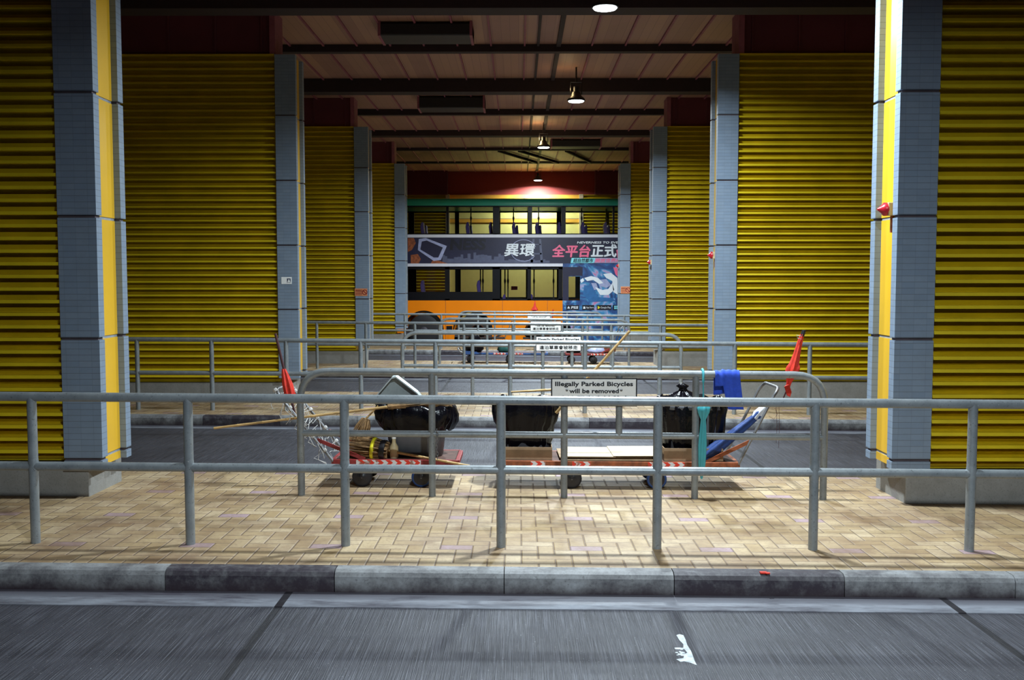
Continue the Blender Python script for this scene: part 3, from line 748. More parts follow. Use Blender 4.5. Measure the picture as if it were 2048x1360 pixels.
# brooms
def bamboo(mb, p0, p1, r0, r1, n=6):
    p0 = Vector(p0); p1 = Vector(p1); pts = []; rs = []
    for i in range(n):
        for t, k in ((0, 1.0), (.46, .94), (.92, .98), (.96, 1.16)):
            u_ = (i+t)/n; pts.append(p0+(p1-p0)*u_); rs.append((r0+(r1-r0)*u_)*k)
    pts.append(p1); rs.append(r1); mb.tube(pts, rs, 10)
def bristles(mb, p0, p1, r0, r1, n, th=.0028, seed=1, curve=.0):
    rnd = random.Random(seed); p0 = Vector(p0); p1 = Vector(p1); d = (p1-p0).normalized()
    a = d.cross(Vector((0, 0, 1))).normalized(); b_ = d.cross(a); L = (p1-p0).length
    for i in range(n):
        an = rnd.uniform(0, 2*PI); q_ = math.sqrt(rnd.random()); o0 = a*math.cos(an)*q_*r0+b_*math.sin(an)*q_*r0
        o1 = a*math.cos(an)*q_*r1+b_*math.sin(an)*q_*r1+Vector((rnd.uniform(-.012, .012),)*3)
        e = p0+d*L*rnd.uniform(.86, 1.06)+o1
        mb.tube([p0+o0, (p0+o0+e)/2+(o1*.12), e], [th, th, th*.5], 4)
def broom(label, tip, neck, end, r, spread, n, seed, mat='bristle', pole='bamboo', pr=.0115, bands=()):
    B_ = thing('broom', neck, label, 'broom', None)
    mb = MB(); bamboo(mb, tip, neck, pr*.85, pr, 7); mb.build('pole', pole, B_, True)
    mb = MB(); bristles(mb, neck, end, r, spread, n, seed=seed); o = mb.build('bristles', mat, B_); o['kind'] = 'stuff'
    neck = Vector(neck); end = Vector(end)
    for (t, m_, rr, wd) in bands:
        c0 = neck+(end-neck)*t; dd = (end-neck).normalized()*wd
        MB().lathe(c0-dd, c0+dd, [(0, rr), (.5, rr*1.04), (1, rr)], 20).build('band', m_, B_, True)
    return B_
broom('bamboo broom laid across the left bin with its pole pointing far left', W(428, 857, 8.05), W(776, 814, 8.10), W(905, 801, 8.22), .020, .052, 200, 2)
broom('large twig broom lying on the left trolley with a yellow band', W(940, 932, 8.03), W(778, 902, 8.16), W(694, 893, 8.22), .07, .112, 260, 4, bands=((.12, 'black_plastic', .085, .022), (.34, 'yellow_band', .098, .012)))
broom('small worn whisk broom leaning head down left of the bin', W(757, 812, 8.2), W(732, 838, 8.2), W(722, 868, 8.2), .035, .07, 120, 6, pr=.009)
# bamboo pole rising out of the middle bin, and a stick across it
mb = MB(); bamboo(mb, W(1112, 826, 8.25), W(1259, 662, 8.2), .013, .011, 4)
mesh_only(mb, 'bamboo_pole', 'bamboo', 'bamboo pole slanting up to the right behind the nearest notice', 'pole', True)
mb = MB(); bamboo(mb, W(1022, 784, 8.3), W(1128, 778, 8.3), .008, .013, 3)
mesh_only(mb, 'wooden_stick', 'bamboo', 'thin wooden stick lying across the middle bin', 'stick', True)
# clear plastic bottle in front of the bin
Bt = thing('plastic_bottle', gp(-1.03, 8.15, DK), 'small yellowed plastic bottle standing between twig broom and bin', 'bottle')
MB().lathe(gp(-1.03, 8.16, DK), gp(-1.03, 8.16, DK+.16), [(0, .032), (.1, .036), (.6, .036), (.78, .018), (.9, .016), (1, .016)], 18).build('body', 'beige', Bt, True)
MB().lathe(gp(-1.03, 8.16, DK+.16), gp(-1.03, 8.16, DK+.178), [(0, .018), (1, .018)], 14).build('cap', 'sign_white', Bt)
# chain hanging on hoop post
ch = MB(); P0 = W(874, 862, 7.74)
for i in range(9):
    c0 = P0+Vector((.004*math.sin(i), 0, -.026*i)); pts = []
    for a in range(9):
        an = 2*PI*a/8; pts.append(c0+(Vector((math.cos(an)*.008, 0, math.sin(an)*.017)) if i % 2 else Vector((0, math.cos(an)*.008, math.sin(an)*.017))))
    ch.tube(pts, .0025, 5, False)
mesh_only(ch, 'chain', 'steel', 'short steel chain hanging beside the second post of the nearest hoop railing', 'chain')

# right, long rusty trolley
trolley('long rusty orange platform trolley behind the right half of the nearest hoop railing', -.13, 1.80, YN, YF, 'rust', 2.13, .85, 1, (.44, 1.14), tape=[(.10, .22), (.44, .59), (1.06, 1.36)])
# cardboard on it
def card(x0, x1, y0, y1, z, label, tilt=0.0, mat='cardboard', skew=0.0):
    q_ = []
    for dz in (0, .006):
        q_ += [gp(x0, y0, z+dz), gp(x1, y0+skew, z+dz+tilt), gp(x1+.01, y1+skew, z+dz+tilt), gp(x0-.01, y1, z+dz)]
    return tag(MB().hexa(q_).build('cardboard_sheet', mat), label, 'cardboard', 'flattened cardboard on the rusty trolley')
card(.36, 1.16, 8.08, 8.56, DK+.004, 'flattened cardboard at the bottom of the stack between two bins', .004, 'cardboard_dark')
card(.34, 1.10, 8.12, 8.58, DK+.018, 'brown-edged flattened cardboard in the middle of the stack between two bins', .002, 'cardboard_dark')
card(.38, .80, 8.10, 8.60, DK+.030, 'cream cardboard sheet on the left of the stack between two bins', .0)
card(.78, 1.17, 8.10, 8.62, DK+.036, 'cream cardboard sheet on the right of the stack between two bins', .004)
for (cx, rr, lab) in ((.06, .215, 'soiled open cardboard tray under the middle bin'), (1.44, .24, 'soiled open cardboard tray under the right bin')):
    mb = MB(); x0, x1, y0, y1 = cx-rr, cx+rr, 8.36-.245, 8.36+.245
    for (a, b_) in (((x0, y0), (x1, y0)), ((x1, y0), (x1, y1)), ((x1, y1), (x0, y1)), ((x0, y1), (x0, y0))):
        p0, p1 = gp(a[0], a[1], DK+.055), gp(b_[0], b_[1], DK+.055); mb.bar(p0, p1, .006, .105)
    mesh_only(mb, 'cardboard_tray', 'cardboard_dark', lab, 'cardboard')

# folded umbrellas and flags
def folded(name, label, cat, p_tip, p_mid0, p_mid1, p_end, mat, prof, shaft='dark_stick', nf=6, hook=None, r=.006, extra=None):
    T = thing(name, p_mid1, label, cat)
    MB().tube([p_tip, p_mid0, p_mid1, p_end], r, 8).build('shaft', shaft, T, True)
    MB().lathe(p_mid0, p_mid1, prof, 36, flute=.22, nf=nf, jit=.07).build('folded_cloth', mat, T, True)
    if hook: MB().tube(hook, .008, 8).build('hook_handle', mat, T, True)
    return T
# red flag on right handle
T = folded('folded_flag', 'red folded flag tied to the right trolley handle, highest of the red cloths', 'flag', W(1605, 661, 8.05), W(1602, 668, 8.05), W(1573, 776, 8.06), W(1560, 808, 8.075), 'cloth_red', [(0, .014), (.12, .018), (.35, .024), (.55, .036), (.62, .050), (.74, .046), (.80, .030), (.9, .018), (1, .016)])
MB().lathe(W(1606, 660, 8.05), W(1602, 672, 8.05), [(0, .016), (1, .018)], 12).build('end_cap', 'black_plastic', T, True)
MB().slaby([(v.x, v.z) for v in (W(1566, 772, 8.05), W(1575, 768, 8.05), W(1580, 783, 8.05), W(1577, 793, 8.05), W(1571, 790, 8.05))], 8.03, 8.045).build('loose_tail', 'cloth_red', T)
MB().tube([W(1600, 672, 8.03), W(1591, 670, 8.02), W(1593, 676, 8.03), W(1601, 678, 8.03)], .003, 6).build('string', 'cord', T)
# left red flag
T = folded('folded_flag', 'dark pole with a small red cloth standing at the left trolley handle', 'flag', W(551, 667, 8.15), W(568, 738, 8.15), W(583, 800, 8.15), W(590, 830, 8.15), 'cloth_red', [(0, .014), (.2, .024), (.5, .036), (.8, .040), (1, .032)], r=.011)
# navy umbrella lying against the handle
T = folded('folded_umbrella', 'dark blue folded umbrella with white end leaning on the right trolley handle', 'umbrella', W(1532, 812, 8.2), W(1524, 822, 8.2), W(1398, 922, 8.12), W(1390, 928, 8.12), 'cloth_navy', [(0, .020), (.08, .042), (.13, .026), (.25, .032), (.6, .040), (.85, .048), (1, .03)], 'steel', nf=4)
MB().lathe(W(1531, 813, 8.2), W(1508, 838, 8.19), [(0, .014), (.3, .036), (.7, .040), (1, .028)], 24, flute=.2, nf=5, jit=.1).build('white_end', 'cloth_white', T, True, label='crumpled white end')
# turquoise umbrella hooked on the hoop railing
hz = g(1.44, 7.77)+.985
hk = [(1.44, 7.73, hz-.06), (1.44, 7.728, hz), (1.44, 7.745, hz+.03), (1.44, 7.77, hz+.038), (1.44, 7.798, hz+.028), (1.44, 7.808, hz), (1.44, 7.806, hz-.03)]
T = thing('folded_umbrella', (1.45, 7.73, hz-.9), 'turquoise folded umbrella hooked over the hoop railing rail', 'umbrella')
MB().tube(hk, .010, 10).build('hook_handle', 'cyan', T, True)
MB().tube([(1.44, 7.73, hz-.05), (1.442, 7.725, hz-.25)], .006, 8).build('shaft', 'cyan', T, True)
MB().lathe((1.445, 7.725, hz-.22), (1.435, 7.725, hz-.82), [(0, .016), (.06, .046), (.12, .042), (.22, .018), (.30, .022), (.55, .030), (.8, .026), (.92, .018), (1, .006)], 32, flute=.15, nf=5, jit=.04).build('folded_cloth', 'cyan', T, True)
# blue cloth draped on the hoop rail
cl = MB(); n = 30; mrow = 22; vs = []; fs = []
hzr = lambda x: g(x, 7.77)+.985
for i in range(n+1):
    u_ = i/n
    for j_ in range(mrow+1):
        t = j_/mrow
        xx = 1.535+.19*u_
        lenf = (.085+.19*min(1, max(0, (u_-.30)*6)))      # front drop
        lenb = .16
        fold = .010*math.sin(u_*17)*min(1, abs(t-.45)*3)
        tot = lenf+lenb+.11
        d_ = t*tot
        if d_ < lenf: y_, z_ = 7.77-.036+fold*.6, -(lenf-d_)
        elif d_ < lenf+.11:
            a = (d_-lenf)/.11*PI; y_, z_ = 7.77-.036*math.cos(a), .036*math.sin(a)+.003*math.sin(u_*25)
        else: y_, z_ = 7.77+.036+fold*.6, -(d_-lenf-.11)
        sag = .03*(1-u_) if u_ < .3 else 0
        vs.append((xx+(.02 if d_ < lenf else 0)*(u_*(lenf-d_)*6), y_, hzr(xx)+z_+.002-sag*.3))
for i in range(n):
    for j_ in range(mrow): a = i*(mrow+1)+j_; fs.append((a, a+1, a+mrow+2, a+mrow+1))
o = cl.add(vs, fs).build('draped_cloth', 'cloth_blue', None, 'all'); tag(o, 'bright blue cloth draped over the hoop rail at the right', 'cloth')
so_ = o.modifiers.new('thick', 'SOLIDIFY'); so_.thickness = .003
# loose strings hanging from the right handle
mb = MB()
for px in (1551, 1556):
    mb.tube([W(px, 812, 8.07), W(px+1, 850, 8.07), W(px-.5, 895-10*(px % 2), 8.07)], .0016, 5)
mb.tube([W(1548, 815, 8.07), W(1553, 828, 8.07), W(1546, 838, 8.07), W(1536, 832, 8.07)], .0016, 5)
mesh_only(mb, 'hanging_string', 'dark_stick', 'thin dark strings dangling from the right trolley handle', 'string')

# trolleys and clutter on the third and farthest islands
def sm(px, py, Y): return W(px, py, Y)
Y3 = 21.89
trolley('blue platform trolley with chevron tape on the third island', (930-1037)*Y3/F, (1095-1037)*Y3/F, Y3, Y3+.5, 'blue_paint', (915-1037)*Y3/F, .32, -1, (-1.06, -.2), ring=('black_rubber',), tape=[(-.55, -.28), (-.2, .1)])
trolley('red platform trolley with chevron tape on the third island', (1133-1037)*Y3/F, (1225-1037)*Y3/F, Y3, Y3+.5, 'red_paint', (1247-1037)*Y3/F, .85, 1, (1.17, 1.66), ring=('black_rubber',), tape=[(1.6, 1.95)])
def blob(cx, cy, z0, rx, h, mat, label, cat, name, seed=1, group=None):
    random.seed(seed)
    mb = MB().lathe(gp(cx, cy, z0), gp(cx+.02, cy, z0+h), [(0, rx*.7), (.15, rx), (.4, rx*.95), (.7, rx*.7), (.9, rx*.35), (1, rx*.08)], 28, flute=.08, nf=6, jit=.14)
    return mesh_only(mb, name, mat, label, cat, 'all', group)
blob(-.30, Y3+.25, DK, .17, .28, 'green_cloth', 'dark green tied bundle on the blue trolley of the third island', 'bundle', 'cloth_bundle', 3)
blob(-1.0, Y3+.25, DK, .22, .42, 'bag', 'black rubbish bag on the left of the blue trolley, third island', 'rubbish bag', 'rubbish_bag', 4)
blob(1.22, Y3+.25, DK, .2, .42, 'bag', 'black rubbish bag on the red trolley, third island', 'rubbish bag', 'rubbish_bag', 5)
blob(1.75, Y3+.25, DK, .22, .14, 'ad_lilac', 'pale crumpled sheet heaped on the red trolley, third island', 'sheet', 'crumpled_sheet', 6)
blob(2.02, Y3+.25, DK, .14, .24, 'rust', 'rust-brown bundle at the handle end of the red trolley, third island', 'bundle', 'cloth_bundle', 7)
mb = MB(); bamboo(mb, gp(-.15, Y3-.02, DK+.06), gp(.6, Y3, DK+.08), .012, .012); mesh_only(mb, 'broom_pole', 'bamboo', 'bamboo broom pole lying on the blue trolley, third island', 'pole', True)
# litter: leaves and scraps swept together under the trolleys
lf = MB(); rnd = random.Random(11)
for i in range(220):
    x = rnd.gauss(.75, .33); y = Y3-.25+rnd.uniform(-.25, .25); sz = rnd.uniform(.012, .035); a = rnd.uniform(0, 6.28); z = rnd.uniform(.004, .03)
    pts = [gp(x+sz*math.cos(a+q_*PI/2)*(1 if q_ % 2 else .6), y+sz*math.sin(a+q_*PI/2), z+rnd.uniform(0, .01)) for q_ in range(4)]
    lf.add(pts, [(0, 1, 2, 3)])
o = mesh_only(lf, 'fallen_leaves', 'cardboard_dark', 'brown swept leaves and scraps on the paving of the third island', 'leaves'); o['kind'] = 'stuff'
Y4 = 28.75
trolley('dark platform trolley heaped with bags on the farthest island', .15, 1.5, Y4, Y4+.5, 'black_plastic', 1.75, .9, 1, (.4, 1.2), ring=('black_rubber',))
trolley('dark platform trolley on the left of the farthest island', -1.7, -.4, Y4, Y4+.5, 'black_plastic', -.15, .75, 1, (-1.4, -.7), ring=('black_rubber',))
blob(.42, Y4+.25, DK, .26, .52, 'bag', 'black rubbish bag on the left of the farthest island trolley', 'rubbish bag', 'rubbish_bag', 8)
blob(.98, Y4+.25, DK, .24, .42, 'rust', 'orange-brown bundle between the bags on the farthest island', 'bundle', 'cloth_bundle', 9)
blob(1.35, Y4+.25, DK, .2, .46, 'bag', 'black rubbish bag on the right of the farthest island trolley', 'rubbish bag', 'rubbish_bag', 10)
blob(-1.2, Y4+.25, DK, .24, .40, 'bag', 'black rubbish bag on the left farthest trolley', 'rubbish bag', 'rubbish_bag', 12)
folded('folded_flag', 'small red folded flag in front of the orange bus side', 'flag', W(1070, 600, Y4), W(1070, 602, Y4), W(1069, 622, Y4), W(1069, 650, Y4), 'cloth_red', [(0, .01), (.5, .03), (.9, .09), (1, .03)])
mb = MB().tube([W(1106, 619, Y4), W(1103, 655, Y4)], .02, 8); mesh_only(mb, 'red_pole', 'cloth_red', 'thin red pole standing among the bags of the farthest island', 'pole', True)
# white road paint remnant and small scraps
pm = [(1352, 1270), (1358, 1268), (1366, 1270), (1370, 1278), (1374, 1290), (1382, 1303), (1388, 1320), (1393, 1330), (1380, 1325), (1368, 1322), (1360, 1323), (1352, 1318), (1366, 1316), (1368, 1308), (1374, 1305), (1366, 1296), (1366, 1288), (1358, 1280)]
def road_pt(px, py):
    # point on the road plane
    t = (py-680)/F; hh = CZ+.13
    Y = (hh*(1-0)-0)/(t+.0633)
    for _ in range(6):
        X = (px-1037)*(Y+(hh)*.0633)/F; hh = CZ-ROAD(X, Y); Y = hh*(1-t*.0633)/(t+.0633)
    return Vector(((px-1037)*(Y+hh*.0633)/F, Y, ROAD((px-1037)*Y/F, Y)))
mb = MB(); pts = [road_pt(a, b_) for a, b_ in pm]
mb.add([p+Vector((0, 0, .0015)) for p in pts]+[p-Vector((0, 0, .004)) for p in pts], [tuple(range(len(pts)))]+[(i, (i+1) % len(pts), len(pts)+(i+1) % len(pts), len(pts)+i) for i in range(len(pts))])
rnd = random.Random(4)
for i in range(16):
    p = road_pt(1352+rnd.uniform(-3, 14), 1299+rnd.uniform(-4, 14)); s_ = rnd.uniform(.004, .012)
    mb.box(p+Vector((-s_, -s_*.8, -.002)), p+Vector((s_, s_, .0014)))
mesh_only(mb, 'road_paint', 'paint_white', 'worn white paint remnant on the road at the bottom right', 'road paint')
# orange scrap on the kerb
p = W(1525, 1152, 5.70); q_ = gp(p.x, 5.70, .004)
mb = MB().box(q_+Vector((-.02, -.012, -.004)), q_+Vector((.02, .012, .004))).box(q_+Vector((.01, -.02, -.003)), q_+Vector((.035, .0, .003)))
mesh_only(mb, 'scrap', 'cloth_red', 'tiny red-orange scrap on the nearest kerb', 'litter')

# ------------------------------------------------------------------ double-deck bus
BY, BD = 30.0, 2.5
bx0, bx1 = -5.4, 6.0
BUS = thing('double_deck_bus', (.3, BY+BD/2, ROAD(.3, BY)), 'orange and dark double-deck bus with advertising parked across the far end', 'bus')
def bz(py): return W(1037, py, BY).z
def bxp(px, py=520): return W(px, py, BY).x
z_sk, z_or, z_w1, z_l1, z_ad0, z_ad1, z_w2, z_g0, z_g1 = bz(684), bz(601), bz(535), bz(527), bz(527), bz(475), bz(469), bz(412), bz(397)
# floors, ends, roof
MB().box((bx0+.05, BY+.06, z_sk+.15), (bx1-.05, BY+BD-.06, z_sk+.30)).build('lower_floor', 'bus_inner', BUS)
MB().box((bx0+.05, BY+.06, bz(520)), (bx1-.05, BY+BD-.06, bz(512))).build('upper_floor', 'bus_inner', BUS)
rf = MB(); prof = []
for i in range(13):
    a = PI*i/12; yy = BY+BD/2-math.cos(a)*BD/2; prof.append((yy, z_g0+(z_g1-z_g0)*(.0 if i in (0, 12) else (.55+.45*math.sin(a)**.5 if i not in (1, 11) else .8))))
rf.prismx([(BY, z_g0), (BY-.004, z_g0+.06), (BY, z_g1-.05), (BY+.06, z_g1), (BY+.3, z_g1+.015), (BY+BD-.3, z_g1+.015), (BY+BD-.06, z_g1), (BY+BD, z_g1-.05), (BY+BD, z_g0)], bx0, bx1)
rf.build('roof', 'bus_green', BUS, True)
MB().box((bx0, BY+.01, z_sk), (bx0+.06, BY+BD-.01, z_g0)).build('rear_panel', 'bus_orange', BUS)
MB().box((bx1-.06, BY+.01, z_sk), (bx1, BY+BD-.01, z_g0)).build('front_panel', 'bus_dark', BUS)
# lower orange side with wheel arches, both sides
ax = [bxp(848, 640), bxp(946, 640), 3.9]
xf = bxp(1125, 640)
def arched(x0, x1, zt, zb, y0, y1, name, mat):
    cuts = []; N = 150; xs = [x0+(x1-x0)*i/N for i in range(N+1)]; cz_ = ROAD(0, BY)+.52; rr = .56
    def bot(x):
        z = zb
        for a in ax:
            if abs(x-a) < rr: z = max(z, cz_+math.sqrt(rr*rr-(x-a)**2))
        return z
    mb = MB(); vs = []
    for x in xs: vs += [(x, y0, zt), (x, y0, bot(x)), (x, y1, zt), (x, y1, bot(x))]
    fs = []
    for i in range(N):
        a = i*4; b_ = a+4
        fs += [(a, a+1, b_+1, b_), (a+2, b_+2, b_+3, a+3), (a+1, a+3, b_+3, b_+1), (a, b_, b_+2, a+2)]
    fs += [(0, 2, 3, 1), (N*4, N*4+1, N*4+3, N*4+2)]
    mb.add(vs, fs); return mb.build(name, mat, BUS)
arched(bx0, xf, z_or, z_sk, BY, BY+.04, 'orange_skirt', 'bus_orange')
arched(bx0, bx1, z_or, z_sk, BY+BD-.04, BY+BD, 'orange_skirt', 'bus_orange')
arched(xf, bx1, z_or, z_sk, BY-.002, BY+.04, 'printed_skirt', 'art')
for px in (891, 1005, 1095): MB().box((bxp(px)-.006, BY-.003, z_sk+.05), (bxp(px)+.006, BY, z_or)).build('panel_seam', 'rust', BUS)
MB().box((bxp(893, 650), BY-.004, bz(660)), (bxp(905, 650), BY, bz(652))).build('tail_vent', 'bus_dark', BUS)
for n_, a in enumerate(ax):
    arc = MB()
    for i in range(24):
        a0, a1 = PI*i/24, PI*(i+1)/24; cz_ = ROAD(0, BY)+.52
        arc.slaby([(a+.56*math.cos(a0), cz_+.56*math.sin(a0)), (a+.56*math.cos(a1), cz_+.56*math.sin(a1)), (a+.60*math.cos(a1), cz_+.60*math.sin(a1)), (a+.60*math.cos(a0), cz_+.60*math.sin(a0))], BY-.012, BY+.3)
    arc.build('wheel_arch', 'bus_dark', BUS)
    for yy in (BY+.03, BY+BD-.33):
        zc = ROAD(a, BY)+.49
        w_ = MB().lathe((a, yy, zc), (a, yy+.3, zc), [(0, .36), (.06, .45), (.15, .49), (.85, .49), (.94, .45), (1, .36)], 40).build('wheel', 'black_rubber', BUS, True)
        MB().lathe((a, yy-.02, zc), (a, yy+.3, zc), [(0, .08), (.05, .10), (.08, .14), (.14, .17), (.17, .28), (.9, .3), (1, .1)], 30).build('hub', 'bus_inner', w_, True)
MB().box((bx0+.1, BY+.36, z_sk), (bx1-.1, BY+BD-.36, z_sk+.3)).build('underframe', 'bus_dark', BUS)
# window bands: frames + glass, near and far
def band(y0, y1, z0, z1, posts, x0, x1, name='window_frame', rail=.05):
    mb = MB(); mb.box((x0, y0, z0), (x1, y1, z0+rail)); mb.box((x0, y0, z1-rail), (x1, y1, z1))
    for (a, b_) in posts: mb.box((a, y0, z0), (b_, y1, z1))
    return mb.build(name, 'bus_dark', BUS)
posts_u = [(bxp(a), bxp(b_)) for a, b_ in ((700, 706), (790, 800), (893, 898), (986, 999), (1056, 1064), (1122, 1131), (1224, 1228), (1300, 1312))]
posts_l = [(bxp(a), bxp(b_)) for a, b_ in ((700, 706), (790, 816), (890, 899), (985, 1000), (1055, 1062), (1117, 1125))]
band(BY, BY+.05, z_w2, z_g0, posts_u, bx0, bx1, rail=.03)
band(BY, BY+.05, z_or, z_w1, posts_l, bx0, xf, rail=.05)
MB().box((bx0, BY+.002, z_or), (bxp(986), BY+.05, bz(584))).build('dark_panel', 'bus_dark', BUS)
posts_f = [(a-.04, b_+.04) for a, b_ in posts_u]
band(BY+BD-.05, BY+BD, z_w2, z_g0, [(bxp(a), bxp(b_)) for a, b_ in ((700, 712), (800, 812), (900, 909), (986, 998), (1056, 1063), (1119, 1133), (1225, 1232), (1300, 1312))], bx0, bx1, rail=.04)
band(BY+BD-.05, BY+BD, z_or, z_w1, [(bxp(a), bxp(b_)) for a, b_ in ((700, 706), (790, 816), (900, 912), (985, 1000), (1053, 1060), (1120, 1128), (1160, 1300))], bx0, bx1, rail=.05)
MB().box((bx0, BY+BD-.05, z_or), (bxp(990), BY+BD-.01, bz(586))).build('dark_panel', 'bus_dark', BUS)
MB().box((bx0+.02, BY+BD-.04, z_w1), (bx1-.02, BY+BD, z_w2)).build('far_side_panel', 'bus_dark', BUS)
def panes(posts, y, z0, z1):
    for (a, b_) in zip(posts[:-1], posts[1:]):
        MB().box((a[1], y, z0), (b_[0], y+.006, z1)).build('window_pane', 'glass', BUS)
panes(posts_u, BY+.02, z_w2+.03, z_g0-.03); panes(posts_l, BY+.02, z_or+.05, z_w1-.05)
# white lines and upper advert
MB().box((bx0, BY-.012, bz(475)), (bx1, BY+.05, bz(469))).build('white_line', 'bus_white', BUS)
MB().box((bx0, BY-.012, bz(533)), (xf, BY+.05, bz(527))).build('white_line', 'bus_white', BUS)
MB().box((bx0, BY, bz(527)), (bx1, BY+.05, bz(475))).build('advert_board', 'ad_navy', BUS)
YA = BY-.004
def bp(px, py): v = W(px, py, BY); return (v.x, v.z)
def shape(name, mat, polys, dy=0.0):
    mb = MB()
    for pl_ in polys: mb.slaby([bp(*p_) for p_ in pl_], YA-.003-dy, YA-dy)
    return mb.build(name, mat, BUS)
# skyline silhouette
sky_ = [(885, 526)]; rnd = random.Random(8); x = 885
while x < 1092:
    wv = rnd.uniform(4, 9); hgt = 520-rnd.uniform(0, 16)*(1-.6*abs(x-960)/130) if x < 1005 else 522-rnd.uniform(0, 4)
    sky_ += [(x, hgt), (x+wv, hgt)]; x += wv
sky_ += [(x, 526)]
shape('printed_skyline', 'ad_grey', [[(a, b_), (c_2, b_), (c_2, 526), (a, 526)] for (a, b_), (c_2, _) in zip(sky_[1:-1:2], sky_[2:-1:2])])
shape('printed_tower', 'ad_grey', [[(1065, 478), (1069, 478), (1066, 525), (1061, 525)], [(1078, 478), (1082, 478), (1086, 525), (1081, 525)], [(1066, 488), (1081, 488), (1081, 490), (1066, 490)], [(1064, 506), (1083, 506), (1083, 509), (1064, 509)]])
rg = []
for i in range(26):
    a0, a1 = 2*PI*i/30+.5, 2*PI*(i+1)/30+.5
    rg.append([(1047+26*math.cos(a0), 501+22*math.sin(a0)), (1047+26*math.cos(a1), 501+22*math.sin(a1)), (1047+25*math.cos(a1), 501+21*math.sin(a1)), (1047+25*math.cos(a0), 501+21*math.sin(a0))])
shape('printed_ring', 'ad_lilac', rg, .001)
def btext(s, px0, px1, py0, py1, mat, bold=.0, shear=.0, name='lettering', dy=.008, dup=0.0):
    a = bp(px0, py0); b_ = bp(px1, py1)
    return text(name, s, (a[0]+b_[0])/2, (a[1]+b_[1])/2, BY-dy, b_[0]-a[0], a[1]-b_[1], mat, BUS, bold, shear, dup)
btext('NESS', 900, 972, 477, 500, 'ad_dark', .04, .1, dy=.0085)
btext('異環', 1009, 1069, 488, 512, 'ad_white', 0, .12, dy=.012, dup=.011)
btext('全平台', 1105, 1180, 490, 514, 'ad_pink', 0, .12, dy=.012, dup=.014)
btext('正式公測', 1182, 1284, 489, 514, 'ad_white', 0, .12, dy=.012, dup=.014)
btext('NEVERNESS TO EVERNESS', 1154, 1262, 483, 487, 'ad_white', 0, .15, dy=.012, dup=.004)
shape('printed_bar', 'ad_cyan', [[(1143, 516), (1190, 516), (1187, 526), (1141, 526)]], .004)
shape('printed_bar', 'ad_lilac', [[(1190, 516), (1262, 516), (1262, 526), (1187, 526)]], .004)
btext('超自然都市', 1146, 1186, 517, 525, 'ad_dark', 0, .15, dy=.014, dup=.004)
btext('開放世界RPG', 1190, 1250, 517, 525, 'ad_pink', 0, .15, dy=.014, dup=.004)
# left end: loose orange and pale shapes instead of the printed figure
for q_ in ([(816, 476), (828, 476), (832, 486), (824, 500), (816, 504)], [(822, 510), (836, 508), (842, 518), (838, 527), (822, 527)], [(866, 520), (880, 522), (896, 527), (862, 527)]): shape('printed_shape', 'rust', [q_], .002)
shape('printed_shape', 'ad_lilac', [[(838, 478), (852, 476), (894, 492), (882, 520), (868, 522), (836, 500)]], .003)
shape('printed_shape', 'ad_navy', [[(844, 483), (854, 481), (886, 495), (877, 515), (868, 515), (841, 499)]], .005)
# upper right colour patches
shape('printed_patch', 'ad_pink', [[(1232, 500), (1262, 494), (1262, 527), (1236, 527)], [(1226, 534), (1238, 538), (1240, 560), (1230, 548)]], .001)
# lower printed film with a window in it
fm = MB(); wx0, wx1, wz0, wz1 = bxp(1137), bxp(1160), bz(601), bz(553)
fm.box((xf, BY-.002, z_or), (wx0, BY+.04, bz(527))); fm.box((wx1, BY-.002, z_or), (bx1, BY+.04, bz(527))); fm.box((wx0, BY-.002, wz1), (wx1, BY+.04, bz(527)))
fm.build('printed_film', 'art', BUS)
MB().box((wx0, BY+.01, wz0), (wx1, BY+.016, wz1)).build('window_pane', 'glass', BUS)
shape('film_edge', 'ad_navy', [[(1125, 534), (1165, 534), (1165, 552), (1125, 552)], [(1125, 552), (1137, 552), (1137, 601), (1125, 601)]], .001)
shape('printed_swirl', 'ad_white', [[(1168, 556), (1182, 552), (1196, 556), (1206, 566), (1198, 568), (1186, 560), (1174, 562)], [(1190, 574), (1204, 580), (1216, 578), (1224, 566), (1228, 580), (1216, 590), (1200, 590)], [(1206, 548), (1222, 546), (1234, 556), (1236, 590), (1226, 584), (1224, 562), (1212, 556)], [(1160, 560), (1166, 556), (1168, 562), (1162, 566)]], .003)
shape('printed_swirl', 'ad_lilac', [[(1196, 560), (1212, 558), (1222, 570), (1212, 576), (1200, 572)], [(1182, 566), (1192, 566), (1196, 578), (1188, 580)]], .002)
shape('printed_swirl', 'ad_blue', [[(1168, 570), (1184, 572), (1196, 594), (1224, 596), (1232, 602), (1180, 604), (1166, 590)]], .0015)
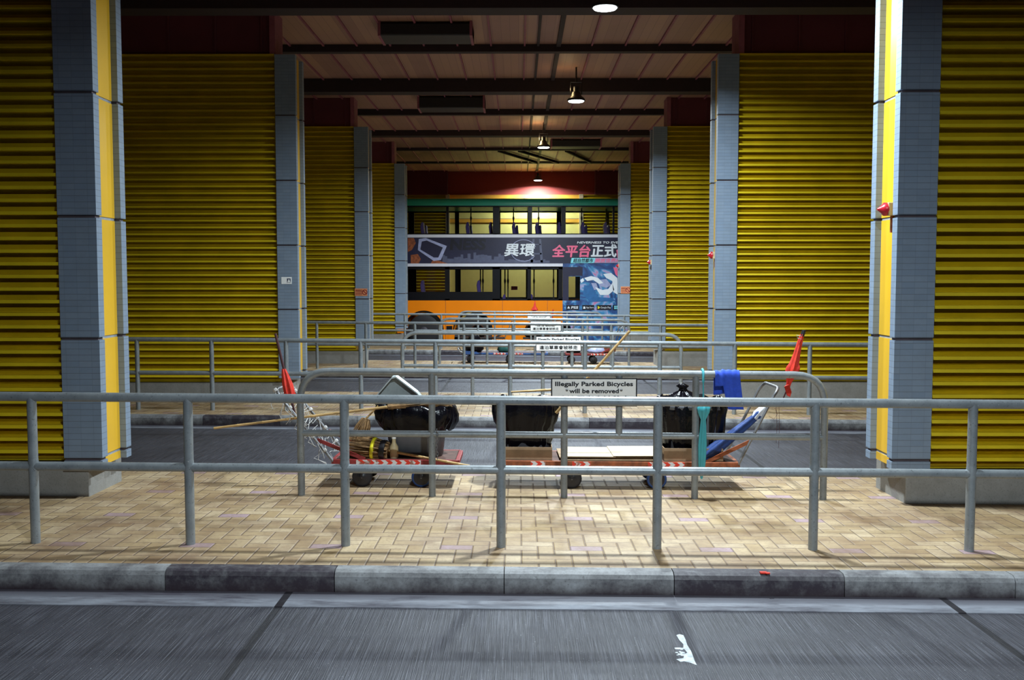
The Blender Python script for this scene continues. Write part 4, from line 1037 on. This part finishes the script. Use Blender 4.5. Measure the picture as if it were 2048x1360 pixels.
# badges
for (a, b_) in ((1132, 1158), (1164, 1188), (1193, 1222), (1225, 1252)):
    shape('badge', 'ad_dark', [[(a, 610), (b_, 610), (b_, 620), (a, 620)]], .004)
btext('PS5', 1142, 1156, 612.5, 617.5, 'ad_white', .03, .1, dy=.014)
btext('App Store', 1172, 1187, 613, 617.5, 'ad_white', .0, dy=.014)
btext('Google Play', 1201, 1221, 613, 617.8, 'ad_white', .0, dy=.014)
shape('badge_mark', 'ad_white', [[(1134, 617), (1137, 612), (1140, 617)], [(1166.5, 613), (1170, 613), (1170.5, 617.5), (1166, 617.5)]], .009)
shape('badge_mark', 'yellow_band', [[(1195, 611.5), (1200, 615), (1195, 618.5)]], .009)
shape('badge_mark', 'ad_cyan', [[(1228, 611.5), (1231, 611.5), (1231, 614.5), (1228, 614.5)], [(1232, 611.5), (1235, 611.5), (1235, 614.5), (1232, 614.5)], [(1228, 615.2), (1231, 615.2), (1231, 618.2), (1228, 618.2)], [(1232, 615.2), (1235, 615.2), (1235, 618.2), (1232, 618.2)]], .009)
# seats and grab poles
def seat(px, py_top, deck, y_off, mir=1):
    p_ = W(px, py_top, BY+y_off); x, zt_ = p_.x, p_.z
    zb = z_ad0+.1 if deck == 'u' else z_or-.3
    mb = MB(); pts = [(-.02, 0), (-.05, -.12), (-.03, -.3), (.03, -.5), (.07, zb-zt_), (.22, zb-zt_), (.17, -.55), (.08, -.32), (.055, -.12), (.05, 0), (.015, .03)]
    mb.slaby([(x+mir*a, zt_+b_) for a, b_ in pts], BY+y_off-.2, BY+y_off+.2)
    mb.build('seat', 'seat_purple', BUS, bevel=.02)
for px in (845, 935, 981, 1027, 1073, 1117, 1164, 1209):
    seat(px, 446, 'u', .5); seat(px+6, 452, 'u', 1.9)
for px in (845, 957, 1008): seat(px, 562 if px < 1000 else 590, 'l', .5)
seat(1062, 590, 'l', .6)
def gpole(px, py0, py1, yo):
    a = W(px, py0, BY+yo); b_ = W(px, py1, BY+yo)
    MB().tube([a, b_], .018, 8).build('grab_pole', 'bus_inner', BUS, True)
    MB().lathe(a+(b_-a)*.35, a+(b_-a)*.5, [(0, .02), (.5, .034), (1, .02)], 10).build('pole_joint', 'bus_inner', BUS, True)
for px in (942, 1027, 1077, 1163, 1212): gpole(px, 412, 470, 1.2)
for px in (961, 966, 1010, 1016, 1068, 1107): gpole(px, 534, 600, 1.1)
# driver-height passenger silhouette is not legible; window sticker instead
MB().box((bxp(1021), BY+BD-.052, bz(582)), (bxp(1035), BY+BD-.05, bz(574))).build('window_sticker', 'ad_pink', BUS)
# dark strip along the lower edge of the green roof
MB().box((bx0, BY-.006, z_g0-.015), (bx1, BY+.01, z_g0+.01)).build('roof_gutter', 'bus_dark', BUS)
